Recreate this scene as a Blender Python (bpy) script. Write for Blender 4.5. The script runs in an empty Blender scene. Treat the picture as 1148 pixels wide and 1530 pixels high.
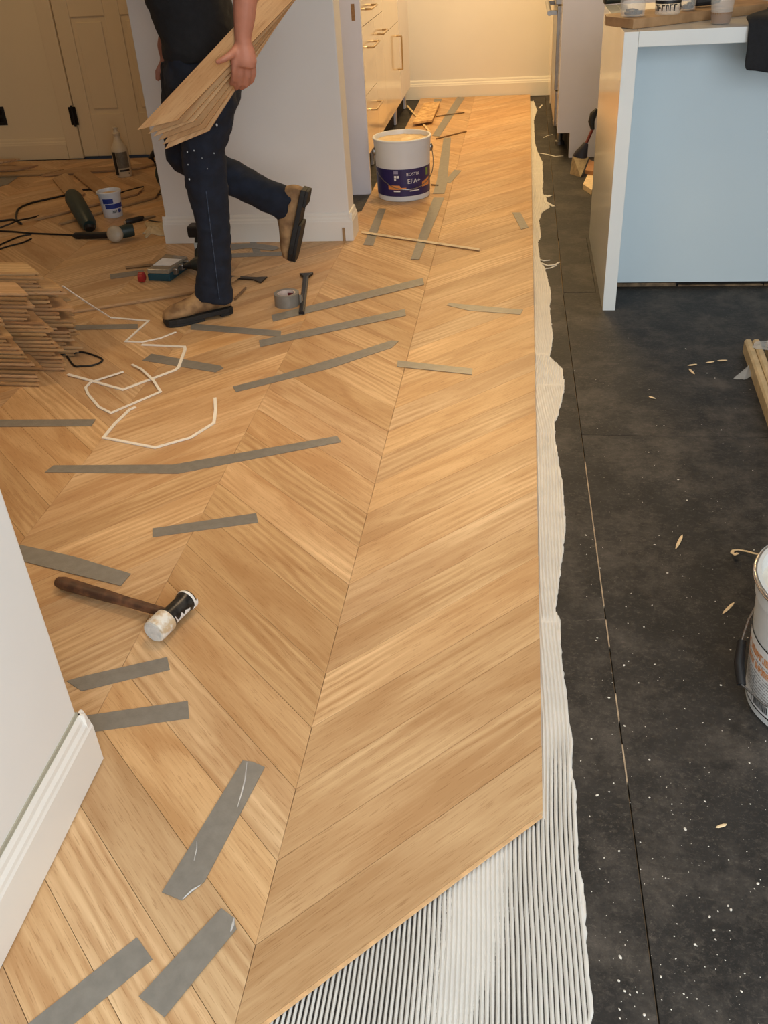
import bpy, bmesh, math, random
from mathutils import Vector, Matrix, noise
random.seed(11)
S = bpy.context.scene
COL = S.collection

# ------------------------------------------------------------------ camera
F_PX, YAW, PITCH, ROLL, CAM_H = 1379.6, -0.163855, 0.579729, -0.0653122, 1.30
FW = Vector((math.sin(YAW)*math.cos(PITCH), math.cos(YAW)*math.cos(PITCH), -math.sin(PITCH)))
_r = Vector((math.cos(YAW), -math.sin(YAW), 0)); _u = _r.cross(FW)
RT = math.cos(ROLL)*_r + math.sin(ROLL)*_u
UP = -math.sin(ROLL)*_r + math.cos(ROLL)*_u
CAM = Vector((0, 0, CAM_H))
cd = bpy.data.cameras.new('camera'); cam = bpy.data.objects.new('camera', cd); COL.objects.link(cam)
cd.sensor_fit = 'VERTICAL'; cd.sensor_height = 36.0; cd.lens = F_PX/1530*36.0
cd.clip_start = 0.02; cd.clip_end = 60
M = Matrix((RT, UP, -FW)).transposed().to_4x4(); M.translation = CAM
cam.matrix_world = M
S.camera = cam

# ------------------------------------------------------------------ world, lights, exposure
w = bpy.data.worlds.new('world'); S.world = w; w.use_nodes = True
w.node_tree.nodes['Background'].inputs[0].default_value = (0.80, 0.86, 1.0, 1)
w.node_tree.nodes['Background'].inputs[1].default_value = 0.09
def area(name, loc, target, sx, sy, power, col, spread=180):
    l = bpy.data.lights.new(name, 'AREA'); l.shape = 'RECTANGLE'; l.size = sx; l.size_y = sy
    l.energy = power; l.color = col; l.spread = math.radians(spread)
    o = bpy.data.objects.new(name, l); COL.objects.link(o); o.location = loc
    o.rotation_euler = (Vector(target)-Vector(loc)).to_track_quat('-Z', 'Y').to_euler()
    return o
# daylight of the window wall behind the photographer
area('window_light', (0.90, -0.85, 1.50), (0.25, 3.2, 0.3), 2.2, 1.8, 66, (0.89, 0.95, 1.0))
# warm ceiling lights of the kitchen aisle and of the room at the back left, then two added fills
area('kitchen_ceiling_light', (-0.25, 6.9, 2.42), (-0.25, 6.9, 0), 0.5, 0.5, 32, (1.0, 0.67, 0.29))
area('kitchen_ceiling_light', (-0.25, 5.2, 2.42), (-0.25, 5.2, 0), 0.4, 0.4, 18, (1.0, 0.68, 0.31))
area('living_warm_light', (-3.0, 4.75, 2.42), (-3.0, 4.75, 0), 0.6, 0.6, 6.5, (1.0, 0.64, 0.30))
area('living_warm_light', (-2.7, 1.7, 2.42), (-2.6, 1.7, 0), 0.6, 0.6, 7, (1.0, 0.66, 0.33), 110)  # added to warm the left floor; no lamp known here
area('hall_floor_fill', (-0.35, 2.5, 2.42), (-0.35, 2.5, 0), 0.5, 0.5, 6, (1.0, 0.74, 0.46), 92)  # added fill that brightens the middle of the floor, not a known lamp
S.view_settings.view_transform = 'Standard'; S.view_settings.look = 'None'
S.view_settings.gamma = 1.0; S.view_settings.use_curve_mapping = False
S.view_settings.exposure = 0.38

# ------------------------------------------------------------------ pixel helpers (direction only; depth from the surface touched)
def ray(px, py): return FW + RT*((px-574)/F_PX) - UP*((py-765)/F_PX)
def fl(px, py, z=0.0):
    d = ray(px, py); return CAM + d*((z-CAM_H)/d.z)
def onx(px, py, x):
    d = ray(px, py); return CAM + d*(x/d.x)
def ony(px, py, y):
    d = ray(px, py); return CAM + d*(y/d.y)

# ------------------------------------------------------------------ materials
def lin(c):
    return tuple(((v/255)/12.92 if v/255 <= .04045 else ((v/255+.055)/1.055)**2.4) for v in c) + (1.0,)
def nd(nt, t, **kw):
    n = nt.nodes.new(t)
    for k, v in kw.items(): setattr(n, k, v)
    return n
def P(name, rgb, rough=.5, metal=0.0, var=.06, scale=25, bump=0.0, bscale=None, spec=.5, trans=0.0, alpha=1.0, coat=0.0, rgb2=None, fac=(.35, .65)):
    m = bpy.data.materials.new(name); m.use_nodes = True; nt = m.node_tree
    b = nt.nodes['Principled BSDF']
    tc = nd(nt, 'ShaderNodeTexCoord'); no = nd(nt, 'ShaderNodeTexNoise')
    no.inputs['Scale'].default_value = scale; no.inputs['Detail'].default_value = 4
    nt.links.new(tc.outputs['Object'], no.inputs['Vector'])
    rp = nd(nt, 'ShaderNodeValToRGB'); c = lin(rgb)
    rp.color_ramp.elements[0].position = fac[0]; rp.color_ramp.elements[1].position = fac[1]
    if rgb2 is None:
        rp.color_ramp.elements[0].color = tuple(v*(1-var) for v in c[:3])+(1,)
        rp.color_ramp.elements[1].color = tuple(min(1, v*(1+var)) for v in c[:3])+(1,)
    else:
        rp.color_ramp.elements[0].color = c; rp.color_ramp.elements[1].color = lin(rgb2)
    nt.links.new(no.outputs['Fac'], rp.inputs['Fac']); nt.links.new(rp.outputs['Color'], b.inputs['Base Color'])
    b.inputs['Roughness'].default_value = rough; b.inputs['Metallic'].default_value = metal
    b.inputs['Specular IOR Level'].default_value = spec
    b.inputs['Transmission Weight'].default_value = trans; b.inputs['Alpha'].default_value = alpha
    b.inputs['Coat Weight'].default_value = coat; b.inputs['Coat Roughness'].default_value = .08
    if bump:
        n2 = nd(nt, 'ShaderNodeTexNoise'); n2.inputs['Scale'].default_value = bscale or scale*4; n2.inputs['Detail'].default_value = 5
        nt.links.new(tc.outputs['Object'], n2.inputs['Vector'])
        bp = nd(nt, 'ShaderNodeBump'); bp.inputs['Strength'].default_value = bump; bp.inputs['Distance'].default_value = .01
        nt.links.new(n2.outputs['Fac'], bp.inputs['Height']); nt.links.new(bp.outputs['Normal'], b.inputs['Normal'])
    return m

def wood_mat(name, light, dark, use_tint=True, rough=.42):
    m = bpy.data.materials.new(name); m.use_nodes = True; nt = m.node_tree; L = nt.links.new
    b = nt.nodes['Principled BSDF']
    tc = nd(nt, 'ShaderNodeTexCoord'); oi = nd(nt, 'ShaderNodeObjectInfo')
    mul = nd(nt, 'ShaderNodeMath', operation='MULTIPLY'); mul.inputs[1].default_value = 37.0
    L(oi.outputs['Random'], mul.inputs[0])
    add = nd(nt, 'ShaderNodeVectorMath', operation='ADD'); L(tc.outputs['Object'], add.inputs[0]); L(mul.outputs[0], add.inputs[1])
    def mapped(s):
        mp = nd(nt, 'ShaderNodeMapping'); mp.inputs['Scale'].default_value = s; L(add.outputs[0], mp.inputs['Vector']); return mp.outputs[0]
    def noise_(s, detail, dist=0.0):
        n = nd(nt, 'ShaderNodeTexNoise'); n.inputs['Scale'].default_value = 1; n.inputs['Detail'].default_value = detail
        n.inputs['Distortion'].default_value = dist; L(mapped(s), n.inputs['Vector']); return n.outputs['Fac']
    broad = noise_((2.6, 15, 15), 4, .9)
    fine = noise_((7, 240, 100), 4)
    wv = nd(nt, 'ShaderNodeTexWave'); wv.bands_direction = 'Y'; wv.inputs['Scale'].default_value = 1.0
    wv.inputs['Distortion'].default_value = 9.0; wv.inputs['Detail'].default_value = 3.0; wv.inputs['Detail Scale'].default_value = 1.1
    L(mapped((1.9, 15, 15)), wv.inputs['Vector'])
    def mathn(op, a, bb):
        n = nd(nt, 'ShaderNodeMath', operation=op)
        for i, v in enumerate((a, bb)):
            if isinstance(v, (int, float)): n.inputs[i].default_value = v
            else: L(v, n.inputs[i])
        return n.outputs[0]
    msk = nd(nt, 'ShaderNodeMapRange'); msk.inputs[1].default_value = .45; msk.inputs[2].default_value = .62; L(noise_((1.6, 3, 3), 1), msk.inputs[0])
    f = mathn('ADD', mathn('MULTIPLY', broad, .66), mathn('MULTIPLY', mathn('MULTIPLY', wv.outputs['Fac'], msk.outputs[0]), .20))
    f = mathn('ADD', f, mathn('MULTIPLY', fine, .24))
    rp = nd(nt, 'ShaderNodeValToRGB'); e = rp.color_ramp.elements
    e[0].position = .36; e[0].color = lin(dark); e[1].position = .74; e[1].color = lin(light)
    L(f, rp.inputs['Fac'])
    # pores: short dark dashes along the grain
    pn = noise_((26, 480, 100), 1)
    pr = nd(nt, 'ShaderNodeValToRGB'); pr.color_ramp.elements[0].position = .30; pr.color_ramp.elements[0].color = (.80, .75, .70, 1)
    pr.color_ramp.elements[1].position = .40; pr.color_ramp.elements[1].color = (1, 1, 1, 1); L(pn, pr.inputs['Fac'])
    mx = nd(nt, 'ShaderNodeMix', data_type='RGBA', blend_type='MULTIPLY'); mx.inputs[0].default_value = 1
    L(rp.outputs['Color'], mx.inputs[6]); L(pr.outputs['Color'], mx.inputs[7]); out = mx.outputs[2]
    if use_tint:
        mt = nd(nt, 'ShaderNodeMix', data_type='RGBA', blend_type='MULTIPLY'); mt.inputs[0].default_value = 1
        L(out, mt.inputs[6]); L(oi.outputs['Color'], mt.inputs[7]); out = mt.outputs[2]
    L(out, b.inputs['Base Color'])
    b.inputs['Roughness'].default_value = rough; b.inputs['Specular IOR Level'].default_value = .35
    bp = nd(nt, 'ShaderNodeBump'); bp.inputs['Strength'].default_value = .12; bp.inputs['Distance'].default_value = .002
    L(fine, bp.inputs['Height']); L(bp.outputs['Normal'], b.inputs['Normal'])
    return m

def underlay_mat():
    m = bpy.data.materials.new('charcoal_underlay'); m.use_nodes = True; nt = m.node_tree; L = nt.links.new
    b = nt.nodes['Principled BSDF']; tc = nd(nt, 'ShaderNodeTexCoord')
    def no(scale, detail, rough=.5, sc=(1, 1, 1), dist=0):
        mp = nd(nt, 'ShaderNodeMapping'); mp.inputs['Scale'].default_value = sc; L(tc.outputs['Object'], mp.inputs['Vector'])
        n = nd(nt, 'ShaderNodeTexNoise'); n.inputs['Scale'].default_value = scale; n.inputs['Detail'].default_value = detail
        n.inputs['Roughness'].default_value = rough; n.inputs['Distortion'].default_value = dist; L(mp.outputs[0], n.inputs['Vector']); return n.outputs['Fac']
    def ramp(f, p0, c0, p1, c1):
        r = nd(nt, 'ShaderNodeValToRGB'); e = r.color_ramp.elements
        e[0].position = p0; e[0].color = c0; e[1].position = p1; e[1].color = c1; L(f, r.inputs['Fac']); return r.outputs['Color']
    def mix(f, a, c):
        n = nd(nt, 'ShaderNodeMix', data_type='RGBA'); 
        if isinstance(f, float): n.inputs[0].default_value = f
        else: L(f, n.inputs[0])
        L(a, n.inputs[6]); L(c, n.inputs[7]); return n.outputs[2]
    base = ramp(no(9, 9, .68), .3, lin((22, 22, 22)), .72, lin((48, 46, 44)))
    rgbd = nd(nt, 'ShaderNodeRGB'); rgbd.outputs[0].default_value = lin((106, 98, 89))
    dust = ramp(no(4.2, 10, .78), .47, (0, 0, 0, 1), .80, (.8, .8, .8, 1))
    c = mix(dust, base, rgbd.outputs[0])
    rgbs = nd(nt, 'ShaderNodeRGB'); rgbs.outputs[0].default_value = lin((205, 200, 190))
    sp = ramp(no(150, 3, .6), .74, (0, 0, 0, 1), .80, (.8, .8, .8, 1))
    c = mix(sp, c, rgbs.outputs[0])
    st = ramp(no(26, 3, .5, (.35, 1.6, 1), 1.2), .70, (0, 0, 0, 1), .80, (.55, .55, .55, 1))
    c = mix(st, c, rgbd.outputs[0])
    fl_ = ramp(no(75, 8, .75, (1, 1.3, 1), .5), .53, (0, 0, 0, 1), .78, (.6, .6, .6, 1))
    c = mix(fl_, c, rgbd.outputs[0])
    hf = ramp(no(210, 5, .7, (1, 1.25, 1), .3), .57, (0, 0, 0, 1), .72, (.75, .75, .75, 1))
    mskm = nd(nt, 'ShaderNodeMath', operation='MULTIPLY'); L(hf, mskm.inputs[0]); L(ramp(no(5, 6, .65), .42, (.12, .12, .12, 1), .62, (1, 1, 1, 1)), mskm.inputs[1])
    c = mix(mskm.outputs[0], c, rgbd.outputs[0])
    dk = ramp(no(16, 8, .7), .55, (0, 0, 0, 1), .75, (.7, .7, .7, 1)); rgbk = nd(nt, 'ShaderNodeRGB'); rgbk.outputs[0].default_value = lin((22, 22, 22))
    c = mix(dk, c, rgbk.outputs[0])
    L(c, b.inputs['Base Color']); b.inputs['Roughness'].default_value = .62; b.inputs['Specular IOR Level'].default_value = .35
    bp = nd(nt, 'ShaderNodeBump'); bp.inputs['Strength'].default_value = .3; bp.inputs['Distance'].default_value = .003
    L(no(60, 6, .6), bp.inputs['Height']); L(bp.outputs['Normal'], b.inputs['Normal'])
    return m

m_wood = wood_mat('oak_plank', (222, 188, 143), (184, 143, 99))
m_woodedge = P('oak_tongue', (205, 165, 118), .6, var=.12, scale=60)
m_ply = P('plywood_subfloor', (150, 128, 100), .8, var=.2, scale=12)
m_under = underlay_mat()
m_wall = P('white_wall_paint', (229, 225, 219), .6, var=.015, scale=3, bump=.02, bscale=300)
m_trim = P('white_trim_paint', (232, 228, 220), .38, var=.012, scale=4)
m_caulk = P('grey_caulk_line', (168, 164, 146), .7)
m_ceil = P('ceiling_paint', (230, 227, 220), .8, var=.01, scale=3)
m_warm_wall = P('warm_lit_wall_paint', (226, 206, 166), .6, var=.015, scale=3)  # white wall yellowed, so its colour carries the warm dim light
m_door = P('warm_lit_door_paint', (224, 203, 164), .4, var=.015, scale=5)  # also yellowed: warm light put into door, trim and baseboard colour
m_iron = P('black_iron', (30, 27, 25), .45, metal=.6)
m_black = P('black_plastic', (22, 22, 23), .42, var=.15)
m_adh = P('white_adhesive', (214, 211, 204), .30, var=.04, scale=14, bump=.03, bscale=60)
m_tape = P('grey_duct_tape', (134, 130, 122), .36, metal=.15, var=.08, scale=40, bump=.10, bscale=260)
m_steel = P('steel', (150, 148, 145), .3, metal=.9, var=.1)
m_gloss = P('white_gloss_lacquer', (226, 214, 196), .12, var=.01, scale=4, coat=.4)
m_panel = P('white_matt_panel', (216, 215, 224), .45, var=.02, scale=6)
m_quartz = P('white_quartz', (226, 230, 228), .14, var=.02, scale=3, coat=.3)
m_islpan = P('pale_blue_white_panel', (203, 218, 224), .22, var=.015, scale=2)
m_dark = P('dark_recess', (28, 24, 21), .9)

# ------------------------------------------------------------------ mesh builder
WL = {}
def link(o, parent=None):
    COL.objects.link(o)
    if parent is not None: o.parent = parent
def tag(o, label=None, cat=None, group=None, kind=None):
    if label: o['label'] = label
    if cat: o['category'] = cat
    if group: o['group'] = group
    if kind: o['kind'] = kind
    return o
def empty(name, loc, label=None, cat=None, group=None, kind=None):
    o = bpy.data.objects.new(name, None); o.empty_display_size = .05; link(o)
    o.location = loc; WL[o] = Vector(loc); return tag(o, label, cat, group, kind)

class MB:
    def __init__(s, M=None): s.v = []; s.f = []; s.M = M
    def add(s, vs, fs):
        n = len(s.v)
        s.v += [(s.M @ Vector(p)) if s.M else Vector(p) for p in vs]
        s.f += [tuple(i+n for i in f) for f in fs]; return s
    def box(s, x0, x1, y0, y1, z0, z1):
        return s.add([(x0,y0,z0),(x1,y0,z0),(x1,y1,z0),(x0,y1,z0),(x0,y0,z1),(x1,y0,z1),(x1,y1,z1),(x0,y1,z1)],
                     [(3,2,1,0),(4,5,6,7),(0,1,5,4),(1,2,6,5),(2,3,7,6),(3,0,4,7)])
    def prism(s, poly, z0, z1):
        a = sum(poly[i][0]*poly[(i+1) % len(poly)][1]-poly[(i+1) % len(poly)][0]*poly[i][1] for i in range(len(poly)))
        if a < 0: poly = poly[::-1]
        n = len(poly)
        return s.add([(p[0],p[1],z0) for p in poly]+[(p[0],p[1],z1) for p in poly],
                     [tuple(range(n-1,-1,-1)), tuple(range(n,2*n))]+[(i,(i+1)%n,n+(i+1)%n,n+i) for i in range(n)])
    def extr(s, prof, axis0, axis1, U, W):
        # profile points (u,w) swept from point axis0 to axis1
        A, B = Vector(axis0), Vector(axis1); n = len(prof); U = Vector(U); W = Vector(W)
        vs = [A+U*u+W*w_ for u, w_ in prof]+[B+U*u+W*w_ for u, w_ in prof]
        return s.add(vs, [tuple(range(n-1,-1,-1)), tuple(range(n,2*n))]+[(i,(i+1)%n,n+(i+1)%n,n+i) for i in range(n)])
    def rings(s, rs, cap=True):
        k = len(rs[0]); vs = [p for r in rs for p in r]; fs = []
        for i in range(len(rs)-1):
            for j in range(k):
                fs.append((i*k+j, i*k+(j+1)%k, (i+1)*k+(j+1)%k, (i+1)*k+j))
        if cap: fs.append(tuple(range(k-1,-1,-1))); fs.append(tuple((len(rs)-1)*k+j for j in range(k)))
        return s.add(vs, fs)
    def tube(s, pts, r, n=8, flat=1.0, up=(0,0,1), cap=True):
        pts = [Vector(p) for p in pts]; R = r if isinstance(r, (list, tuple)) else [r]*len(pts); rs = []
        for i, p in enumerate(pts):
            t = (pts[min(i+1,len(pts)-1)]-pts[max(i-1,0)])
            t = t.normalized() if t.length > 1e-9 else Vector((1,0,0))
            u = Vector(up); a = t.cross(u)
            if a.length < 1e-3: a = t.cross(Vector((1,0,0)))
            a.normalize(); c = a.cross(t).normalized()
            rs.append([p+a*R[i]*math.cos(2*math.pi*j/n)+c*R[i]*flat*math.sin(2*math.pi*j/n) for j in range(n)])
        return s.rings(rs, cap)
    def limb(s, pts, ra, rb, n=16, b=(0,1,0)):
        # elliptical rings; rb along b, ra across
        pts = [Vector(p) for p in pts]; B0 = Vector(b); rs = []
        for i, p in enumerate(pts):
            t = (pts[min(i+1,len(pts)-1)]-pts[max(i-1,0)]).normalized()
            bb = (B0-t*B0.dot(t)).normalized(); a = t.cross(bb).normalized()
            rs.append([p+a*ra[i]*math.cos(2*math.pi*j/n)+bb*rb[i]*math.sin(2*math.pi*j/n) for j in range(n)])
        return s.rings(rs)
    def lathe(s, prof, n=28, c=(0,0,0)):
        rs = [[(c[0]+r*math.cos(2*math.pi*j/n), c[1]+r*math.sin(2*math.pi*j/n), c[2]+z) for j in range(n)] for r, z in prof]
        return s.rings(rs)
    def ell(s, c, r, n=12, m=8):
        rs = []
        for i in range(m+1):
            th = math.pi*(i+.02*(i == 0)-.02*(i == m))/m
            rs.append([(c[0]+r[0]*math.sin(th)*math.cos(2*math.pi*j/n), c[1]+r[1]*math.sin(th)*math.sin(2*math.pi*j/n), c[2]-r[2]*math.cos(th)) for j in range(n)])
        return s.rings(rs)
    def ribbon(s, pts, w_, th, up=(0,0,1)):
        pts = [Vector(p) for p in pts]; rs = []
        for i, p in enumerate(pts):
            t0 = (pts[i]-pts[i-1]).normalized() if i else (pts[1]-pts[0]).normalized()
            t1 = (pts[i+1]-pts[i]).normalized() if i < len(pts)-1 else t0
            t = (t0+t1); t = t.normalized() if t.length > 1e-4 else t1
            u = Vector(up[i]) if isinstance(up, list) else Vector(up)
            a = t.cross(u).normalized(); k = 1/max(.5, a.dot(t1.cross(u).normalized()) if t1.cross(u).length > 1e-6 else 1)
            c = a.cross(t).normalized()
            rs.append([p+a*w_/2*k, p+a*w_/2*k+c*th, p-a*w_/2*k+c*th, p-a*w_/2*k])
        return s.rings(rs)
    def mesh(s, name, shift=None):
        me = bpy.data.meshes.new(name)
        me.from_pydata([(p-shift) if shift else p for p in s.v], [], s.f)
        bm = bmesh.new(); bm.from_mesh(me); bmesh.ops.recalc_face_normals(bm, faces=bm.faces); bm.to_mesh(me); bm.free()
        return me
    def build(s, name, mat, parent=None, smooth=None, bevel=0.0, seg=2, mesh=None):
        lo = Vector([min(p[i] for p in s.v) for i in range(3)]); hi = Vector([max(p[i] for p in s.v) for i in range(3)])
        c = Vector(((lo.x+hi.x)/2, (lo.y+hi.y)/2, lo.z))
        me = s.mesh(name, c); me.materials.append(mat)
        if smooth:
            me.polygons.foreach_set('use_smooth', [True]*len(me.polygons)); me.set_sharp_from_angle(angle=math.radians(smooth))
        o = bpy.data.objects.new(name, me); link(o, parent); WL[o] = c
        o.location = c-(WL[parent] if parent is not None else Vector((0,0,0)))
        if bevel:
            bv = o.modifiers.new('bevel', 'BEVEL'); bv.width = bevel; bv.segments = seg; bv.limit_method = 'ANGLE'; bv.angle_limit = math.radians(40)
        return o
def remeshed(mb, name, mat, voxel, smooth_it=6, parent=None, wrinkle=0.0, wscale=14):
    me = mb.mesh('tmp'); o = bpy.data.objects.new('tmp', me); COL.objects.link(o)
    r = o.modifiers.new('r', 'REMESH'); r.mode = 'VOXEL'; r.voxel_size = voxel
    sm = o.modifiers.new('s', 'SMOOTH'); sm.iterations = smooth_it; sm.factor = .5
    bpy.context.view_layer.update(); dg = bpy.context.evaluated_depsgraph_get()
    m2 = bpy.data.meshes.new_from_object(o.evaluated_get(dg)); bpy.data.objects.remove(o)
    lo = Vector([min(v.co[i] for v in m2.vertices) for i in range(3)]); hi = Vector([max(v.co[i] for v in m2.vertices) for i in range(3)])
    c = Vector(((lo.x+hi.x)/2, (lo.y+hi.y)/2, lo.z))
    ns = [v.normal.copy() for v in m2.vertices]
    for v, n_ in zip(m2.vertices, ns):
        q = v.co.copy()
        if wrinkle:
            p = Vector((q.x*wscale, q.y*wscale, q.z*wscale*1.9))
            v.co = q+n_*wrinkle*(noise.noise(p)+.5*noise.noise(p*2.3))
        v.co = v.co-c
    m2.materials.clear(); m2.materials.append(mat); m2.polygons.foreach_set('use_smooth', [True]*len(m2.polygons))
    o = bpy.data.objects.new(name, m2); link(o, parent); WL[o] = c
    o.location = c-(WL[parent] if parent is not None else Vector((0,0,0)))
    return o
def text_mesh(txt, size):
    cu = bpy.data.curves.new('t', 'FONT'); cu.body = txt; cu.size = size; cu.extrude = 0; cu.resolution_u = 2
    o = bpy.data.objects.new('t', cu); COL.objects.link(o); bpy.context.view_layer.update()
    me = bpy.data.meshes.new_from_object(o.evaluated_get(bpy.context.evaluated_depsgraph_get())); bpy.data.objects.remove(o)
    vs = [v.co.copy() for v in me.vertices]; fs = [tuple(p.vertices) for p in me.polygons]; bpy.data.meshes.remove(me)
    return vs, fs

# ================================================================== STRUCTURE
ZU = -0.016                     # top of the underlay; the oak planks' top is z = 0
W_B = 0.4328; XR = 0.0662       # chevron band width, x of the outer edge of the laid oak
PER = 0.1476; Y0 = 0.914        # period of the planks along a seam, a joint on seam A
BW = PER*math.cos(math.pi/4); BL = W_B*math.sqrt(2); TH = 0.0145

floor = empty('floor', (0, 3, ZU), 'oak chevron planks laid over charcoal underlay sheets', None, None, 'structure')
seam = [fl(*p, ZU) for p in ((868,640),(905,890),(935,1100),(985,1530))]
def seam_x(y):
    a, b = seam[0], seam[3]; return a.x+(b.x-a.x)*(y-a.y)/(b.y-a.y)
g = .0015
MB().box(-5, 3.2, -.8, 8.3, ZU-.03, ZU-.012).build('plywood_base', m_ply, floor)
pq = [fl(*p, ZU) for p in ((838,356),(880,356),(898,437),(847,437))]
px0, px1, py0, py1 = pq[3].x, .31, pq[2].y, pq[0].y
MB().prism([(-5,-.8),(seam_x(-.8)-g,-.8),(seam_x(py0)-g,py0-g),(seam_x(py0)-g,8.3),(-5,8.3)], ZU-.012, ZU).build('underlay_sheet', m_under, floor)
ysj = fl(1100,653,ZU).y
MB().prism([(seam_x(-.8)+g,-.8),(3.2,-.8),(3.2,ysj),(seam_x(ysj)+g,ysj)], ZU-.012, ZU).build('underlay_sheet', m_under, floor)
MB().prism([(seam_x(ysj)+g,ysj+.002),(3.2,ysj+.002),(3.2,8.3),(seam_x(py0)+g,8.3),(seam_x(py0)+g,py1+g),(px1,py1+g),(px1,py0-g),(seam_x(py0)+g,py0-g)], ZU-.012, ZU).build('underlay_sheet', m_under, floor)
MB().box(seam_x(py0)+2*g, px1-g, py0, py1, ZU-.012, ZU+.001).build('underlay_patch', m_under, floor)

for ya_, yb_ in ((690,905),(925,965),(1035,1075),(1110,1165)):
    y_a, y_b = fl(890,yb_,ZU).y, fl(890,ya_,ZU).y
    MB().prism([(seam_x(y_a)-g*.8,y_a),(seam_x(y_a)+g*.8,y_a),(seam_x(y_b)+g*.8,y_b),(seam_x(y_b)-g*.8,y_b)], ZU-.012, ZU+.0004).build('joint_dust', P('joint_sawdust', (168,148,122), .9, var=.25, scale=60), floor)
# ---- chevron planks
def clip(poly, a, b, c):        # keep a*x+b*y<=c
    out = []
    for i in range(len(poly)):
        p, q = poly[i], poly[(i+1) % len(poly)]; dp = a*p[0]+b*p[1]-c; dq = a*q[0]+b*q[1]-c
        if dp <= 0: out.append(p)
        if (dp < 0) != (dq < 0) and abs(dp-dq) > 1e-12:
            t = dp/(dp-dq); out.append((p[0]+(q[0]-p[0])*t, p[1]+(q[1]-p[1])*t))
    return out
def proj(p):
    d = Vector(p)-CAM; z = d.dot(FW)
    if z <= .05: return None
    return (574+F_PX*d.dot(RT)/z, 765-F_PX*d.dot(UP)/z)
plank_cache = {}
G = .00035
def plank_obj(band, k):
    xr = XR-band*W_B; xl = xr-W_B
    lean = 1 if band % 2 == 0 else -1         # +1: y grows with x
    ya = Y0+k*PER                              # y on the V seam of this band
    if lean > 0: poly = [(xl,ya),(xr,ya+W_B),(xr,ya+W_B+PER),(xl,ya+PER)]
    else: poly = [(xl,ya+W_B),(xr,ya),(xr,ya+PER),(xl,ya+W_B+PER)]
    full = poly
    regs = [(0,1,7.95)] if band < 2 else [(0,1,6.12)]
    if band >= 2: regs.append((0, -1, -.45))
    for r_ in regs: poly = clip(poly, *r_)
    if len(poly) < 3: return None
    cx = sum(p[0] for p in poly)/len(poly); cy = sum(p[1] for p in poly)/len(poly)
    if band >= 2 and -1.62 < cx < -.85 and cy > 4.5: return None
    pp = [proj((x, y, 0)) for x, y in poly+[(cx, cy)]]
    if not any(p and -330 < p[0] < 1300 and -60 < p[1] < 1800 for p in pp): return None
    ang = lean*math.pi/4; c, s = math.cos(-ang), math.sin(-ang)
    loc = poly[0]
    lp = [((x-loc[0])*c-(y-loc[1])*s, (x-loc[0])*s+(y-loc[1])*c) for x, y in poly]
    mx = sum(p[0] for p in lp)/len(lp); my = sum(p[1] for p in lp)/len(lp)
    hx = max(abs(p[0]-mx) for p in lp); hy = max(abs(p[1]-my) for p in lp)
    lp = [(p[0]-G*(1 if p[0] > mx else -1)*1.4, p[1]-G*(1 if p[1] > my else -1)) for p in lp]
    key = (lean, len(poly) == 4 and poly == full)
    if key[1] and key in plank_cache: me = plank_cache[key]
    else:
        n = len(lp); ch = .0006
        mb = MB(); cxl = sum(p[0] for p in lp)/n; cyl = sum(p[1] for p in lp)/n
        inn = [(p[0]+(cxl-p[0])*ch/max(.02, math.hypot(cxl-p[0], cyl-p[1]))*1.4, p[1]+(cyl-p[1])*ch/max(.02, math.hypot(cxl-p[0], cyl-p[1]))*1.4) for p in lp]
        vs = [(x,y,-TH) for x, y in lp]+[(x,y,-ch*.6) for x, y in lp]+[(x,y,0) for x, y in inn]
        fs = [tuple(range(n-1,-1,-1)), tuple(range(2*n,3*n))]
        for i in range(n):
            j = (i+1) % n; fs += [(i,j,n+j,n+i), (n+i,n+j,2*n+j,2*n+i)]
        mb.add(vs, fs); me = mb.mesh('plank'); me.materials.append(m_wood)
        if key[1]: plank_cache[key] = me
    o = bpy.data.objects.new('plank', me); link(o, floor)
    wl = Vector((loc[0], loc[1], random.uniform(-.0002, .0002))); WL[o] = wl
    o.location = wl-WL[floor]; o.rotation_euler = (0, 0, ang)
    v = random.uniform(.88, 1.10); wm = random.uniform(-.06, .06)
    if band == 1:  # band-wide darker tone bakes in chatoyance; plank groups also differ in tone
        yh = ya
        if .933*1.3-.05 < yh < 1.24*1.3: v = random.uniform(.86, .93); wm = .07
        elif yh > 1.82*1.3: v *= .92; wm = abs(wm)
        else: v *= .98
    if band == 0: v = random.uniform(.92, 1.12)  # lighter band: sheen of the grain direction baked into the colour
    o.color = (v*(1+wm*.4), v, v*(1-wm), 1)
    return o
front_plank = None
nb = 0
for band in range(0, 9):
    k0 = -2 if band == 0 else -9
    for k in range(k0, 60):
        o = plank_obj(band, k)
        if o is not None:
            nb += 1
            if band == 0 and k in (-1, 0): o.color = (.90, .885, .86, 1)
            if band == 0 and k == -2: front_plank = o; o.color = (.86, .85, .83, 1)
# tongue along the open edge of the last plank laid
c45 = math.sqrt(.5)
tm = MB(); A = Vector((XR-W_B, Y0-2*PER, 0)); Bq = Vector((XR, Y0-2*PER+W_B, 0)); nrm = Vector((c45, -c45, 0))
tm.extr([(0,-.0035),(.0008,-.0035),(.0008,-.0052),(.0045,-.0056),(.005,-.0080),(.0045,-.0092),(0,-.0094)], A+Vector((.004,.004,0)), Bq-Vector((.004,.004,0)), nrm, (0,0,1))
t_ = tm.build('tongue', m_woodedge, front_plank)
t_.parent = front_plank; bpy.context.view_layer.update()
t_.matrix_parent_inverse = Matrix(); t_.matrix_basis = (Matrix.Translation(WL[front_plank]) @ Matrix.Rotation(math.pi/4, 4, 'Z')).inverted() @ Matrix.Translation(WL[t_])

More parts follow.
